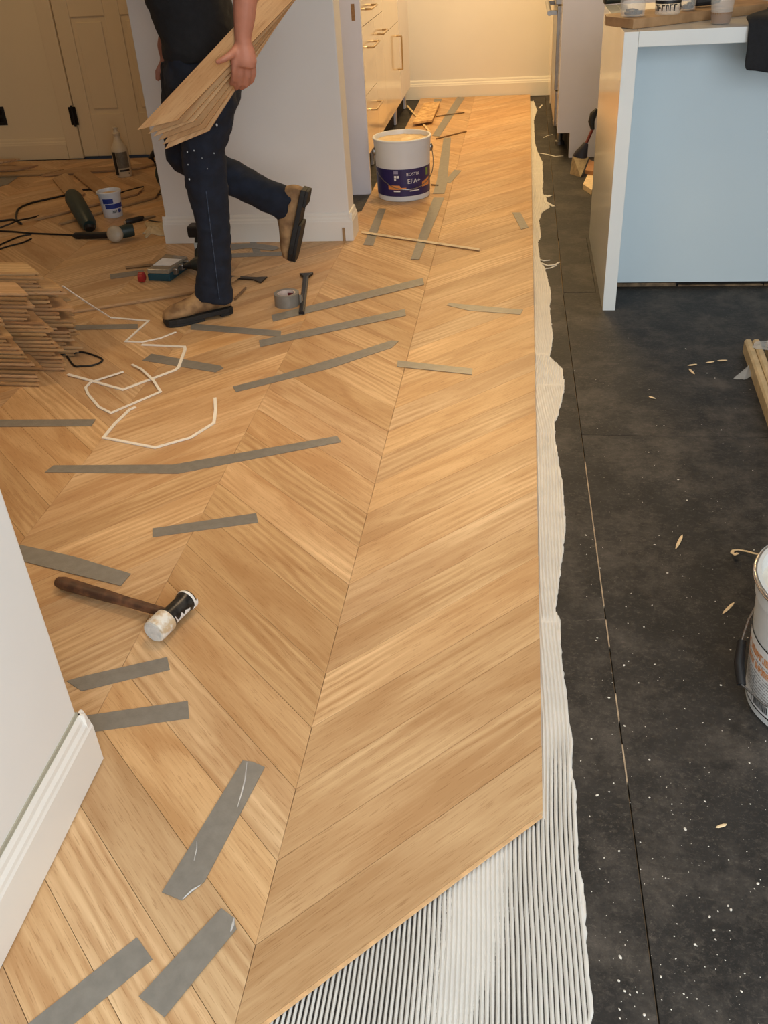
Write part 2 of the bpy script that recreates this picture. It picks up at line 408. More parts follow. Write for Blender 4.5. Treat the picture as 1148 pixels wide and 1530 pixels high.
# ---- walls
def wall(name, x0, x1, y0, y1, z0=0.0, z1=2.5, m=None):
    return tag(MB().box(x0, x1, y0, y1, z0, z1).build(name, m or m_wall, bevel=.004), kind='structure')
def base_prof(h, t):            # (out, up)
    return [(0,0),(t,0),(t,h*.70),(t*.86,h*.745),(t*.80,h*.80),(t*.55,h*.86),(t*.50,h*.93),(t*.28,h),(0,h)]
def baseboard(name, segs, h, t, parent=None):
    mb = MB()
    for a, b, outv in segs: mb.extr(base_prof(h, t), a, b, outv, (0,0,1))
    return tag(mb.build(name, m_trim, parent), kind=None if parent else 'structure')
BBH = .128
# near wall stub on the left of the photographer
NX, NY = -.757, 1.087
wall('wall_near', NX-.13, NX, -2.6, NY, 0)
baseboard('baseboard_near', [((NX,-2.6,.003),(NX,NY+.014,.003),(1,0,0)), ((NX-.13,NY,.003),(NX+.014,NY,.003),(0,1,0))], BBH-.003, .016)
tag(MB().box(NX-.0005, NX+.003, -2.6, NY, BBH-.001, BBH+.008).build('trim_caulk', m_caulk), kind='structure')
# wall block (post) between hall and kitchen
PXL, PXR, PY = -1.665, -.778, 4.265
wall('wall_middle', PXL, PXR, PY, PY+.14)
baseboard('baseboard_middle', [((PXR+.014,PY,0),(PXL-.014,PY,0),(0,-1,0)), ((PXR,PY+.14,0),(PXR,PY-.014,0),(1,0,0)), ((PXL,PY-.014,0),(PXL,PY+.14,0),(-1,0,0))], .126, .016)
wall('wall_middle_return', PXL, PXL+.14, PY+.14, 6.15)
# back-left wall with a panelled door
WY = 6.16
DX0, DX1 = -2.895, -2.13
wall('wall_back_left', -4.6, DX0-.10, WY, WY+.12, m=m_warm_wall)
wall('wall_back_left_pier', DX1+.06, PXL+.14, WY, WY+.12)
wall('wall_back_left_lintel', DX0-.10, DX1+.06, WY, WY+.12, 2.1, 2.5)
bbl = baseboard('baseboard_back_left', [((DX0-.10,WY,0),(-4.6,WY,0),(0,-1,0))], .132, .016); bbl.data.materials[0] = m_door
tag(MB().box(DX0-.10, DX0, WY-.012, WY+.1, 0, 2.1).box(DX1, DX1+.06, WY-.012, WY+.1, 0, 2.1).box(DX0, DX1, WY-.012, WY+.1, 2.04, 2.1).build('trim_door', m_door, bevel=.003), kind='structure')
door = empty('door_1', ((DX0+DX1)/2, WY, .008), 'warm-tinted panelled door in the dim back left corner', None, None, 'structure')
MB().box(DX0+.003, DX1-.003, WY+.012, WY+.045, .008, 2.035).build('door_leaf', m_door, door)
dw = (DX1-DX0); st = .105
rails = [(.008,.27),(.83,.98),(1.62,1.72),(1.93,2.035)]
fr = MB(); fr.box(DX0+.003, DX0+st, WY+.002, WY+.013, .008, 2.035).box(DX1-st, DX1-.003, WY+.002, WY+.013, .008, 2.035)
mxd = (DX0+DX1)/2; fr.box(mxd-.05, mxd+.05, WY+.002, WY+.013, .008, 2.035)
for a, b in rails: fr.box(DX0+st, mxd-.05, WY+.002, WY+.013, a, b).box(mxd+.05, DX1-st, WY+.002, WY+.013, a, b)
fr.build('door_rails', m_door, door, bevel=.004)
for a, b in ((.27,.83),(.98,1.62),(1.72,1.93)):
    for x0, x1 in ((DX0+st,mxd-.05),(mxd+.05,DX1-st)):
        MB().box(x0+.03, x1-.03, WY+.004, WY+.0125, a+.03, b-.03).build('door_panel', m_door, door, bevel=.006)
for z in (.20, 1.05, 1.85):
    MB().tube([(DX0-.004,WY-.016,z),(DX0-.004,WY-.016,z+.13)], .008, 10).box(DX0-.03, DX0+.02, WY-.0145, WY-.011, z+.01, z+.12).build('hinge', m_iron, door)
# left far wall, kitchen walls, ceiling
wall('wall_left', -4.72, -4.6, -2.6, WY+.12)
KY = 7.98
wall('wall_kitchen_back', -1.75, 1.3, KY, KY+.12)
baseboard('baseboard_kitchen_back', [((1.3,KY,-.012),(-1.75,KY,-.012),(0,-1,0))], .138, .018)
wall('wall_kitchen_left', -1.65, -1.53, 6.28, KY, ZU)
wall('wall_right', 3.2, 3.32, -2.6, KY+.12, ZU)
wall('wall_kitchen_right', 1.0, 1.12, 5.86, KY, ZU)
tag(MB().box(-4.72, 3.32, -2.6, KY+.12, 2.5, 2.6).build('ceiling', m_ceil), kind='structure')

# wall outlet on the back-left wall
q0 = ony(0,163,WY); q1 = ony(12,187,WY)
so = empty('wall_outlet', ((q0.x+q1.x)/2-.02, WY, q1.z), 'black wall outlet on the dim back wall', 'outlet')
cxo = (q0.x+q1.x)/2-.02
MB().box(cxo-.035, cxo+.035, WY-.006, WY, q1.z, q1.z+.115).build('cover_plate', m_black, so, bevel=.003)
MB().box(cxo-.016, cxo+.016, WY-.009, WY-.006, q1.z+.02, q1.z+.05).build('socket', m_iron, so, bevel=.003)
MB().box(cxo-.016, cxo+.016, WY-.009, WY-.006, q1.z+.065, q1.z+.095).build('socket', m_iron, so, bevel=.003)

# ================================================================== KITCHEN LEFT RUN
CX = -.85; CZ0 = .125
m_handle = P('brushed_nickel_handle', (196, 172, 138), .28, metal=.85, var=.05)
ep = MB().box(-1.5, -.803, 5.125, 5.15, ZU, 2.2).build('end_panel', m_panel, bevel=.0015)
tag(ep, 'tall pale lilac-white end panel beside the kitchen drawers', 'panel')
s0, s1 = ony(524,6,5.125), ony(531,31,5.125)
MB().box(s0.x, s1.x, 5.1235, 5.126, s1.z, s0.z).build('brown_slot', P('bare_chipboard', (150,112,74), .8, var=.2, scale=80), ep)
def hbar(par, y0, y1, z, x=CX):
    MB().tube([(x,y0,z),(x+.034,y0,z),(x+.034,y0+.004,z),(x+.034,y1-.004,z),(x+.034,y1,z),(x,y1,z)], .0055, 8).build('handle', m_handle, par, smooth=40)
def vbar(par, y, z0, z1, x=CX):
    MB().tube([(x,y,z0),(x+.034,y,z0),(x+.034,y,z0+.004),(x+.034,y,z1-.004),(x+.034,y,z1),(x,y,z1)], .0055, 8, up=(0,1,0)).build('handle', m_handle, par, smooth=40)
def cabinet(name, y0, y1, fronts, label, m=m_gloss, legs=True):
    c = empty(name, (CX-.3, (y0+y1)/2, ZU), label, 'cabinet', 'base cabinets along the kitchen wall')
    MB().box(-1.5, CX-.021, y0+.001, y1-.001, CZ0, .895).build('carcass', m_panel, c)
    for kind, a, b, z0, z1, h in fronts:
        f = MB().box(CX-.02, CX, a+.0015, b-.0015, z0+.0015, z1-.0015).build(kind, m, c, bevel=.0012)
        if h and h[0] == 'h': hbar(f, h[1], h[2], h[3])
        if h and h[0] == 'v': vbar(f, h[1], h[2], h[3])
    if legs:
        for yy in (y1-.06,):
            MB().box(CX-.10, CX-.035, yy-.03, yy+.03, ZU, CZ0).build('foot', m_panel, c, bevel=.002)
    return c
cabinet('drawer_cabinet', 5.155, 5.90, [('drawer_front',5.155,5.90,CZ0,.43,('h',5.60,5.86,.335)),('drawer_front',5.155,5.90,.43,.768,('h',5.60,5.86,.655)),('drawer_front',5.155,5.90,.768,.895,('h',5.60,5.84,.84))],
        'glossy white cabinet of three drawers beside the tall end panel')
cabinet('pull_out_cabinet', 5.90, 6.285, [('door_front',5.90,6.285,CZ0,.768,('h',6.03,6.25,.672)),('drawer_front',5.90,6.285,.768,.895,None)],
        'narrow glossy white pull-out cabinet between the drawers and the door cabinet', legs=False)
cabinet('door_cabinet', 6.285, 7.09, [('door_front',6.285,7.09,CZ0,.637,('v',6.95,.355,.56)),('drawer_front',6.285,7.09,.637,.895,None)],
        'glossy white cabinet with one door and an upright bar handle')
cabinet('filler_cabinet', 7.095, 7.70, [('door_front',7.095,7.70,CZ0,.895,None)], 'plain handleless cabinet next to the far kitchen wall', m=m_panel)
tag(MB().box(-1.5, CX+.02, 5.152, 7.72, .897, .935).build('worktop', m_quartz, bevel=.003), 'white worktop over the kitchen drawers', 'worktop')
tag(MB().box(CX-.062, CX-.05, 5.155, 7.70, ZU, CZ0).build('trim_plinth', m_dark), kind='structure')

# ================================================================== KITCHEN RIGHT RUN
RX = .213
tall = empty('panel_cabinet', (.55, 6.0, ZU), 'white base cabinet end with toe-kick notch behind the island', 'cabinet')
MB().extr([(RX,.125),(.287,.125),(.287,ZU),(.95,ZU),(.95,.93),(RX,.93)], (0,5.86,0), (0,5.885,0), (1,0,0), (0,0,1)).build('side_panel', m_panel, tall, bevel=.001)
MB().box(RX+.02, .95, 5.885, 6.18, .125, .93).build('carcass', m_panel, tall)
for z0, z1 in ((.125,.40),(.40,.70),(.70,.93)):
    MB().box(RX, RX+.02, 5.887, 6.18, z0+.0015, z1-.0015).build('drawer_front', m_gloss, tall, bevel=.001)
MB().box(.287, .299, 5.885, 6.18, ZU, .125).build('toe_kick', m_dark, tall)
rg = empty('range_cooker', (.55, 6.7, ZU), 'stainless steel range cooker at the end of the kitchen aisle', 'cooker')
MB().box(RX+.012, .9, 6.185, 6.94, .09, .91).build('body', m_steel, rg, bevel=.003)
MB().box(RX-.012, RX+.012, 6.19, 6.935, .10, .30).build('drawer_front', m_steel, rg, bevel=.003)
od = MB().box(RX-.018, RX+.012, 6.19, 6.935, .305, .76).build('oven_door', m_steel, rg, bevel=.003)
MB().box(RX-.03, RX+.012, 6.19, 6.935, .765, .91).build('control_panel', m_steel, rg, bevel=.003)
MB().tube([(RX-.062,6.22,.72),(RX-.062,6.90,.72)], .014, 12).box(RX-.066, RX-.012, 6.24, 6.27, .708, .732).box(RX-.066, RX-.012, 6.85, 6.88, .708, .732).build('handle', m_steel, od, smooth=40)
for yy in (6.30, 6.45, 6.68, 6.83):
    MB(Matrix.Translation((RX-.03, yy, .84)) @ Matrix.Rotation(-math.pi/2, 4, 'Y')).lathe([(.022,0),(.02,.03),(.002,.031)], 16).build('knob', m_steel, rg, smooth=40)
for yy in (6.24, 6.88):
    MB().lathe([(.03,0),(.03,.02),(.018,.024),(.018,.106)], 14, (RX+.03,yy,ZU)).build('foot', m_steel, rg, smooth=40)
fr_ = empty('narrow_cabinet', (.55, 7.3, ZU), 'narrow glossy cabinet between the range cooker and the far wall', 'cabinet')
MB().box(RX, .95, 6.945, 7.60, .10, .93).build('carcass', m_gloss, fr_, bevel=.001)
MB().box(RX-.02, RX, 6.947, 7.60, .102, .93).build('door_front', m_gloss, fr_, bevel=.001)
MB().box(.29, .9, 6.95, 7.60, ZU, .10).build('toe_kick', m_dark, fr_)
tag(MB().box(RX-.02, .99, 5.86, 6.18, .932, .968).build('worktop', m_quartz, bevel=.003), 'white worktop behind the island next to the range cooker', 'worktop')

# ================================================================== ISLAND
IX, IY0, IY1, IZ = .322, 3.392, 4.30, .92
isl = empty('kitchen_island', (1.2, 3.85, ZU), 'white kitchen island with glossy waterfall end and pale blue front panel', 'island')
MB().box(IX, IX+.046, IY0, IY1, ZU, IZ-.0005).build('waterfall_end', m_quartz, isl, bevel=.0015)
MB().box(IX+.0465, 2.3, IY0, IY1, IZ-.045, IZ).build('countertop', m_quartz, isl, bevel=.0015)
MB().box(IX+.047, 2.28, 3.636, 3.654, .004, IZ-.046).build('front_panel', m_islpan, isl, bevel=.001)
MB().box(IX+.05, 2.26, 3.655, IY1-.02, .02, IZ-.047).build('carcass', m_panel, isl)
sh = MB(); random.seed(5)
x = IX+.05
while x < 2.2:
    l_ = random.uniform(.10, .34); z_ = random.uniform(-.010, .002)
    sh.prism([(x,3.640+random.uniform(-.004,.004)),(x+l_,3.638+random.uniform(-.004,.006)),(x+l_-.01,3.655),(x+.004,3.655)], ZU+.001, z_); x += l_+random.uniform(-.03,.02)
sh.build('shim', P('shim_wood', (112, 92, 68), .8, var=.5, scale=24), isl)
MB().box(IX+.06, 2.2, 3.66, IY1-.03, ZU, .02).build('plinth', m_dark, isl)

# ================================================================== ADHESIVE (trowelled ridges)
bnd_px = [(797,150),(803,165),(798,180),(799,200),(800,216),(805,230),(811,243),(812,270),(811,288),(816,296),(822,310),(810,318),(806,330),(809,355),(804,362),(808,392),(815,402),(819,418),(824,438),(822,458),(825,488),(827,506),(822,533),(830,541),(840,550),(843,568),(844,585),(839,598),(837,616),(829,632),(829,650),(834,680),(841,722),(844,760),(846,785),(843,812),(839,850),(833,896),(830,912),(838,926),(838,960),(843,1010),(850,1060),(855,1110),(860,1180),(862,1225),(866,1290),(874,1340),(878,1400),(880,1450),(887,1492),(885,1530),(890,1620)]
bnd = sorted([(fl(x, y, ZU).y, fl(x, y, ZU).x) for x, y in bnd_px])
def bx(y):
    if y <= bnd[0][0]: return bnd[0][1]
    for (ya, xa), (yb, xb) in zip(bnd, bnd[1:]):
        if y <= yb: return xa+(xb-xa)*(y-ya)/(yb-ya)
    return bnd[-1][1]
segs = []   # (y_start, slope of the ridges, offset, flatness)
brk = [(.2, 0, 0, 1), (fl(830,930,ZU).y, .03, .55, 1), (fl(830,760,ZU).y, -.02, .2, 1), (fl(830,648,ZU).y, .10, .7, .9), (fl(830,576,ZU).y, -.06, .4, .8), (fl(830,530,ZU).y, .02, 0, .35), (fl(815,420,ZU).y, .03, .4, .18), (9, 0, 0, .1)]
PITCHR = .0077
_bsm = {}
def bsm(y):
    k = round(y, 3)
    if k not in _bsm: _bsm[k] = sum(bx(k+d*.02) for d in range(-6, 7))/13
    return _bsm[k]
def ridge(x, y):
    for i in range(len(brk)-1):
        if brk[i][0] <= y < brk[i+1][0]: break
    y0_, sl, off, amp = brk[i]
    wob = .003*math.sin(y*8+x*3)+.005*noise.noise(Vector((x*1.5, y*1.8, 3)))
    if x < -.02 and y < 1.0: wob += .05*(x+.02)*(y-.6)
    if i == 0: wob -= .85*(bsm(y)-bsm(.3))
    ph = (x+sl*(y-y0_)+wob)/PITCHR+off
    r_ = .5-.5*math.cos(2*math.pi*ph)
    tear = min(1, min(abs(y-b[0]) for b in brk)/.012)
    fill = max(0, noise.noise(Vector((x*6+7, y*1.3, 1.3)))-.05)
    lo = -.0019+.0022*min(1, fill*2.2)+(1-amp)*.0026+(1-tear)*.0012
    if x > .035: lo = max(lo, -.0008)
    lo = max(lo, -.0022+.0024*min(1, max(0, (y-.75)/.55)))
    if x < XR+.008 and y > Y0-2*PER+W_B: lo = max(lo, .0009)
    hi = .0046+.0006*noise.noise(Vector((x*8, y*3, 0)))
    return lo+(hi-lo)*r_*(.30+.70*amp)*(.5+.5*tear)
def adhesive(name, x0, y0, y1, dx, dy, xmax, label):
    nx = int((xmax-x0)/dx)+1; ny = int((y1-y0)/dy)+1; vs = []; fs = []; keep = {}
    for j in range(ny):
        y = y0+j*dy; xb = bx(y)+.0028*noise.noise(Vector((y*60, 0, 0)))+.004*noise.noise(Vector((y*15, 5, 0)))
        for i in range(nx):
            x = x0+i*dx; z = ZU+ridge(x, y)
            lim = 0
            if x >= xb: lim = 1; x = xb; z = ZU-.0008
            elif x > xb-.006: z = max(z, ZU+.0036+.002*noise.noise(Vector((x*90, y*50, 2))))
            if x < XR+.002 and y > Y0-2*PER+(x-(XR-W_B)) : z = min(z, -TH-.0003)
            keep[(i, j)] = (len(vs), lim); vs.append((x, y, z))
    for j in range(ny-1):
        for i in range(nx-1):
            q = [keep[(i,j)], keep[(i+1,j)], keep[(i+1,j+1)], keep[(i,j+1)]]
            if q[0][1] and q[3][1]: continue
            fs.append(tuple(k[0] for k in q))
    mb = MB(); mb.add(vs, fs); o = mb.build(name, m_adh, smooth=80)
    return tag(o, label, 'adhesive', None, 'stuff')
adhesive('adhesive_bed', XR-W_B-.06, .25, 1.0302, .00105, .0075, .20, 'white combed adhesive spread in front of the last oak plank')
adhesive('adhesive_strip', XR-.012, 1.022, 7.75, .00125, .011, .20, 'long strip of white ridged adhesive along the oak floor edge')

# ================================================================== DUCT TAPE STRIPS
def strip(px, label, z=.0006, th=.0005):
    poly = [fl(*p) for p in px]
    mb = MB(); n = len(poly); zz = z+random.uniform(0, .0003)
    mb.prism([(p.x, p.y) for p in poly], zz-.0005 if zz > .0005 else 0.0001, zz+th)
    o = mb.build('tape_strip', m_tape); o.color = (1, 1, 1, 1)
    return tag(o, label, 'tape', 'duct tape strips stuck across the plank joints')
def band_px(a, b, wpx):
    (x0, y0), (x1, y1) = a, b; d = Vector((x1-x0, y1-y0)).normalized(); nrm_ = Vector((-d.y, d.x))*wpx/2
    return [(x0+nrm_.x, y0+nrm_.y), (x1+nrm_.x, y1+nrm_.y), (x1-nrm_.x, y1-nrm_.y), (x0-nrm_.x, y0-nrm_.y)]
tapes = [
 ([(228,790),(383,767),(386,781),(228,803)], 'short straight tape strip between the hammer and the long bent tape'),
 ([(67,706),(80,696),(258,695),(504,652),(510,661),(266,708)], 'longest tape strip, bent in the middle, below the white strap loop'),
 ([(-60,628),(143,627),(137,637),(-60,639)], 'tape strip running from the plank pile below the white straps'),
 ([(-10,810),(30,815),(110,832),(196,858),(181,876),(100,856),(30,838),(-10,830)], 'tape strip partly under the hammer handle'),
 ([(99,1018),(128,1010),(250,982),(254,1001),(122,1033)], 'scuffed tape strip beside the hammer head'),
 ([(100,1074),(281,1048),(283,1074),(100,1099)], 'tape strip touching the corner of the near white baseboard'),
 ([(363,1137),(378,1139),(396,1147),(306,1318),(272,1346),(242,1334),(300,1240)], 'wrinkled tape strip lying nearly along the planks'),
 ([(331,1358),(350,1372),(354,1389),(246,1521),(208,1490)], 'tape strip with a creased shiny end'),
 ([(205,1401),(228,1434),(96,1542),(20,1548)], 'smooth tape strip crossing two plank joints near the white wall'),
 ([(348,578),(420,560),(520,530),(585,509),(596,510),(586,520),(490,552),(353,586)], 'long tape strip with a torn ragged tip on the chevron seam'),
 (band_px((388,514),(606,467),10), 'middle one of three parallel long tape strips'),
 (band_px((407,476),(633,421),10), 'tape strip starting under the chisel beside the tape roll'),
 (band_px((285,488),(420,499),9), 'tape strip poking out from under the boot'),
 ([(226,529),(330,547),(334,551),(322,557),(213,539)], 'tape strip crossed by the white strap'),
 (band_px((96,490),(206,488),7), 'tape strip emerging behind the plank pile'),
 (band_px((594,544),(706,556),9), 'tape strip crossing the seam beside the ragged tape tip'),
 ([(667,456),(672,453),(782,463),(778,470),(700,464)], 'pale tape strip alone near the adhesive edge'),
 ([(684,145),(695,146),(657,204),(646,203)], 'tape strip reaching the far kitchen baseboard'),
 ([(663,206),(674,206),(668,275),(664,290),(647,290),(653,270)], 'tape strip right behind the full bucket'),
 ([(648,296),(664,296),(643,348),(627,388),(614,388),(634,332)], 'tape strip crossed by the thin wooden lath'),
 ([(679,254),(690,255),(673,274),(664,272)], 'short slanted tape stub behind the bucket'),
 ([(566,312),(577,312),(572,325),(558,367),(543,366)], 'tape strip in front of the bucket near the white post'),
 ([(766,318),(778,318),(790,340),(779,343)], 'faint tape stub by the kitchen adhesive strip'),
 ([(345,365),(380,364),(412,368),(418,371),(408,375),(372,371),(346,374)], 'upper crumpled tape strip at the foot of the white post'),
 (band_px((346,382),(424,379),6), 'lower tape strip at the foot of the white post'),
 ([(373,362),(383,362),(392,381),(380,382)], 'crosswise tape piece at the foot of the white post'),
 (band_px((165,414),(215,407),7), 'dull tape strip beside the bit case'),
 ([(-20,262),(31,262),(12,276),(-20,284)], 'dark grey tape patch beside the scattered planks'),
 ([(649,148),(661,148),(659,152),(648,153)], 'tape stub below the far kitchen baseboard'),
]
random.seed(3)
tape_objs = [strip(px, lb, z=.0007+(i % 4)*.00035) for i, (px, lb) in enumerate(tapes)]
# lifted shiny creases on the near tapes
m_shine = P('tape_crease', (205, 204, 202), .22, metal=.3)
def crease(o, pts, r=.0016):
    MB().tube([fl(x, y, .0022) for x, y in pts], [r*.4]+[r]*(len(pts)-2)+[r*.4], 6, flat=.9).build('crease', m_shine, o, smooth=60)
crease(tape_objs[6], [(369,1139),(366,1165),(361,1185),(355,1206)]); crease(tape_objs[6], [(294,1257),(294,1268),(290,1286)], .0012)
crease(tape_objs[6], [(300,1322),(287,1330),(273,1343)], .002); crease(tape_objs[7], [(350,1371),(348,1382),(345,1392)], .0026)
# ================================================================== WHITE STRAPS, CORDS
m_strap = P('white_plastic_strap', (238, 232, 220), .45, var=.04)
def strap(pts, label, width=.008, h=.003):
    P3 = []
    for i, p in enumerate(pts):
        if isinstance(p, Vector): P3.append(p); continue
        q = fl(p[0], p[1]); q.z = .0012+(p[2] if len(p) > 2 else 0); P3.append(q)
    # subdivide
    R_ = []
    for a, b in zip(P3, P3[1:]):
        for k in range(4): R_.append(a.lerp(b, k/4))
    R_.append(P3[-1])
    mb = MB(); mb.ribbon(R_, width, h, (0,0,1))
    return tag(mb.build('plastic_strap', m_strap), label, 'strap', 'white plastic straps lying on the oak floor')
strap([ony(93,428,3.02), ony(118,445,3.09), ony(140,459,3.18), (165,475),(222,480),(188,511),(212,512),(240,506),(263,497,.0)], 'zigzag white strap lying beside the plank pile')
strap([(212,516),(276,519),(277,523),(267,550),(262,554),(184,583),(140,571),(102,562,.004)], 'white strap crossing over a tape strip', .011)
strap([(198,547,.003),(212,555,.006),(230,572,.006),(240,586),(166,618),(148,609),(132,590),(128,580),(136,572),(185,558,.004)], 'hooked white strap loop in the middle of the strap tangle', .009)
strap([(203,609),(194,613),(172,634),(155,655),(232,670),(285,655),(320,633),(323,615,.004),(322,598,.006)], 'open white strap loop above the long bent tape', .010)
m_rub = P('black_rubber', (18, 17, 17), .5)
def cord(pts, label, r=.004, cat='cord', name='power_cord', mat=None, z=None, n=8):
    Q = []
    for p in pts:
        zz = r if len(p) < 3 else r+p[2]; q = fl(p[0], p[1], zz); Q.append(q)
    out = []
    for i in range(len(Q)-1):
        p0 = Q[max(i-1,0)]; p1 = Q[i]; p2 = Q[i+1]; p3 = Q[min(i+2,len(Q)-1)]
        for k in range(6):
            t = k/6
            out.append(.5*((2*p1)+(-p0+p2)*t+(2*p0-5*p1+4*p2-p3)*t*t+(-p0+3*p1-3*p2+p3)*t**3))
    out.append(Q[-1])
    return tag(MB().tube(out, r, n).build(name, mat or m_rub, smooth=60), label, cat)
cord([(57,517),(78,516),(97,529),(110,546),(122,547),(138,546),(151,541),(152,536),(138,530),(122,526),(110,528),(95,530,.008),(80,530),(66,532)], 'twisted black strap loop beside the plank pile', .0035, 'strap', 'black_strap')

# ================================================================== PLANK PILES
def plank_mesh(L_, w_, t_, lean):
    # full face layer over a slightly set-back lower layer (tongue and groove side), ends cut at 45 degrees
    mb = MB(); e = .008
    def par(d): return [(lean*d+d*1.4, d), (L_+lean*d-d*1.4, d), (L_+lean*(w_-d)-d*1.4, w_-d), (lean*(w_-d)+d*1.4, w_-d)]
    mb.prism(par(0), t_*.48, t_); mb.prism(par(e), 0, t_*.479)
    me = mb.mesh('floor_plank'); me.materials.append(m_wood); return me
pm_l = plank_mesh(BL, BW, .0140, -1); pm_r = plank_mesh(BL, BW, .0140, 1)
def plank_inst(me, loc, rz, label, group, tint=None, rot=None):
    o = bpy.data.objects.new('floor_plank', me); link(o); o.location = loc; WL[o] = Vector(loc)
    o.rotation_euler = rot or (0, 0, rz)
    v = tint or random.uniform(.82, 1.08); o.color = (v, v*random.uniform(.96, 1.0), v*random.uniform(.90, 1.0), 1)
    return tag(o, label, 'plank', group)
random.seed(21)
# piles lie parallel to the photo's x; right ends ragged.  local x runs to the left (rz = pi) so the cut end shows
def pile(xr, y_front, n, offs, rz, label, group, tints=(.74, 1.08), me=pm_l):
    z = .0005
    for i in range(n):
        dx = offs[i] if i < len(offs) else random.uniform(-.02, .02)
        loc = Vector((xr-BW+dx, y_front+BW+random.uniform(-.003, .003), z))
        lb_ = label.replace('bare oak plank in', 'topmost bare oak plank of') if i == n-1 else label.replace('bare oak plank in', 'lowest bare oak plank of') if i == 0 else label
        plank_inst(me, loc, math.pi+rz+random.uniform(-.02, .02), lb_, group, tint=random.uniform(*tints)); z += .0143
y1f = fl(61,578).y; x1f = fl(61,578).x
off1 = [0,.004,.006,.012,.03,.004,-.006,-.012,-.02,-.032,-.055,-.07,-.04,-.085,-.095,-.06,-.062]
pile(x1f+.004, y1f+.002, 17, off1, -.06, 'bare oak plank in the frontmost pile, nearest the white straps', 'planks of the front pile')
off2 = [.045,.06,.05,.055,.03,.06,.05,.035,.03,.02,.045,.03,.025,-.035,-.02,-.025,.005,-.02,-.012,-.01]
pile(x1f-.005, y1f+.122, 20, off2, -.06, 'bare oak plank in the middle pile behind the frontmost one', 'planks of the middle pile')
off3 = [random.uniform(-.01,.08) for _ in range(18)]+[-.02,-.03,.0,-.02]
pile(x1f-.01, y1f+.245, 22, off3, -.05, 'bare oak plank in the rear pile with ragged ends', 'planks of the rear pile')
off4 = [random.uniform(0,.09) for _ in range(15)]
pile(x1f-.08, y1f+.37, 15, off4, -.03, 'bare oak plank in the low pile hidden behind the others', 'planks of the hindmost pile')

# loose planks on the floor of the back-left room
def loose(pa, pb, label, z=0.0005, me=pm_l, L_=None, tint=.8, side=1):
    a = fl(*pa, z); b = fl(*pb, z); ang = math.atan2(b.y-a.y, b.x-a.x)
    return plank_inst(me, (a.x, a.y, z), ang, label, 'loose planks in the back left room', tint)
loose((96,256),(-60,262), 'loose oak plank tip farthest from the pile of three by the wall', me=pm_r, tint=.78)
loose((58,250),(-90,254), 'loose oak plank in the middle of three near the back wall', z=.0150, me=pm_r, tint=.74)
loose((31,240),(-110,243), 'top loose oak plank of three near the back wall', z=.0300, me=pm_r, tint=.9)
loose((240,287),(160,309), 'loose oak plank beside the dark green circular saw', tint=.82, me=pm_r)
loose((52,331),(142,309), 'loose oak plank under the green grinder', tint=.84, me=pm_r, z=.0008)
loose((128,292),(97,258), 'loose oak plank slanting behind the small tub', me=pm_l, tint=.84)
loose((166,283),(119,247), 'loose oak plank slanting towards the spray bottle', me=pm_l, tint=.80, z=.0006)
loose((238,246),(150,253), 'loose oak plank lying in front of the panelled door', me=pm_r, tint=.72)
loose((104,470),(342,432), 'loose oak plank crossed by the boot', tint=.88, me=pm_r)

# ================================================================== TALL BUCKET WITH GLUE (kitchen)
def pail(name, c, r0, r1, h, label, cat='bucket', m_body=None, n=48, fill=None, fill_m=None, tilt=None):
    e = empty(name, c, label, cat)
    mb = MB(); t = .003
    mb.lathe([(r0-.004,0),(r0,.004),(r0+(r1-r0)*.86,h*.86),(r1+.001,h*.862),(r1+.002,h*.965),(r1+.006,h*.97),(r1+.007,h*.99),(r1+.004,h),(r1-.004,h),(r1-.006,h*.98),(r0-.006,.02),(.002,.02)], n, c)
    mb.build('body', m_body, e, smooth=35)
    if fill:
        fm = MB(); rr = r0+(r1-r0)*fill-.0055; vs = []; nr = 12; na = 36
        for i in range(nr+1):
            for j in range(na):
                a = 2*math.pi*j/na; ri = rr*i/nr+.0005
                x, y = ri*math.cos(a), ri*math.sin(a)
                vs.append((c[0]+x, c[1]+y, c[2]+h*fill+.012*noise.noise(Vector((x*16, y*16, 4)))*(1 if i < nr else .3)+.004*noise.noise(Vector((x*50, y*50, 1)))))
        fs = [(i*na+j, i*na+(j+1) % na, (i+1)*na+(j+1) % na, (i+1)*na+j) for i in range(nr) for j in range(na)]
        fm.add(vs, fs); fm.build('glue', fill_m, e, smooth=80)
    return e
def wrap(mb_v, mb_f, c, rfun, a0, z0, name, mat, par, dr=.0012):
    # wrap flat (x: along the circumference, y: up) geometry onto the pail, a0 = angle of x = 0
    vs = []
    for p in mb_v:
        z = z0+p[1]; r = rfun(z)+dr; a = a0+p[0]/r
        vs.append((c[0]+r*math.cos(a), c[1]+r*math.sin(a), c[2]+z))
    mb = MB(); mb.add(vs, mb_f); return mb.build(name, mat, par)
def patch(x0, x1, y0, y1, n=24):
    vs = []; fs = []
    for i in range(n+1):
        x = x0+(x1-x0)*i/n; vs += [(x, y0), (x, y1)]
        if i: fs.append((2*i-2, 2*i, 2*i+1, 2*i-1))
    return vs, fs
m_pail = P('white_pail_plastic', (222, 226, 230), .35, var=.02, scale=8)
m_glue = P('tan_adhesive', (214, 186, 140), .45, var=.08, scale=30)
m_navy = P('navy_label', (44, 38, 92), .35, var=.08)
m_white = P('white_print', (235, 235, 235), .5)
m_orange = P('orange_print', (226, 150, 84), .5)
m_green = P('green_print', (120, 150, 70), .5)
bc = Vector((-.610, 5.035, .0)); bh = .305
b1 = pail('glue_bucket', bc, .138, .147, bh, 'white adhesive bucket with navy label, open and filled, in the kitchen aisle', m_body=m_pail, fill=.93, fill_m=m_glue)
rf1 = lambda z: .138+(.009)*z/bh
aim = math.atan2(0-bc.y, 0-bc.x)
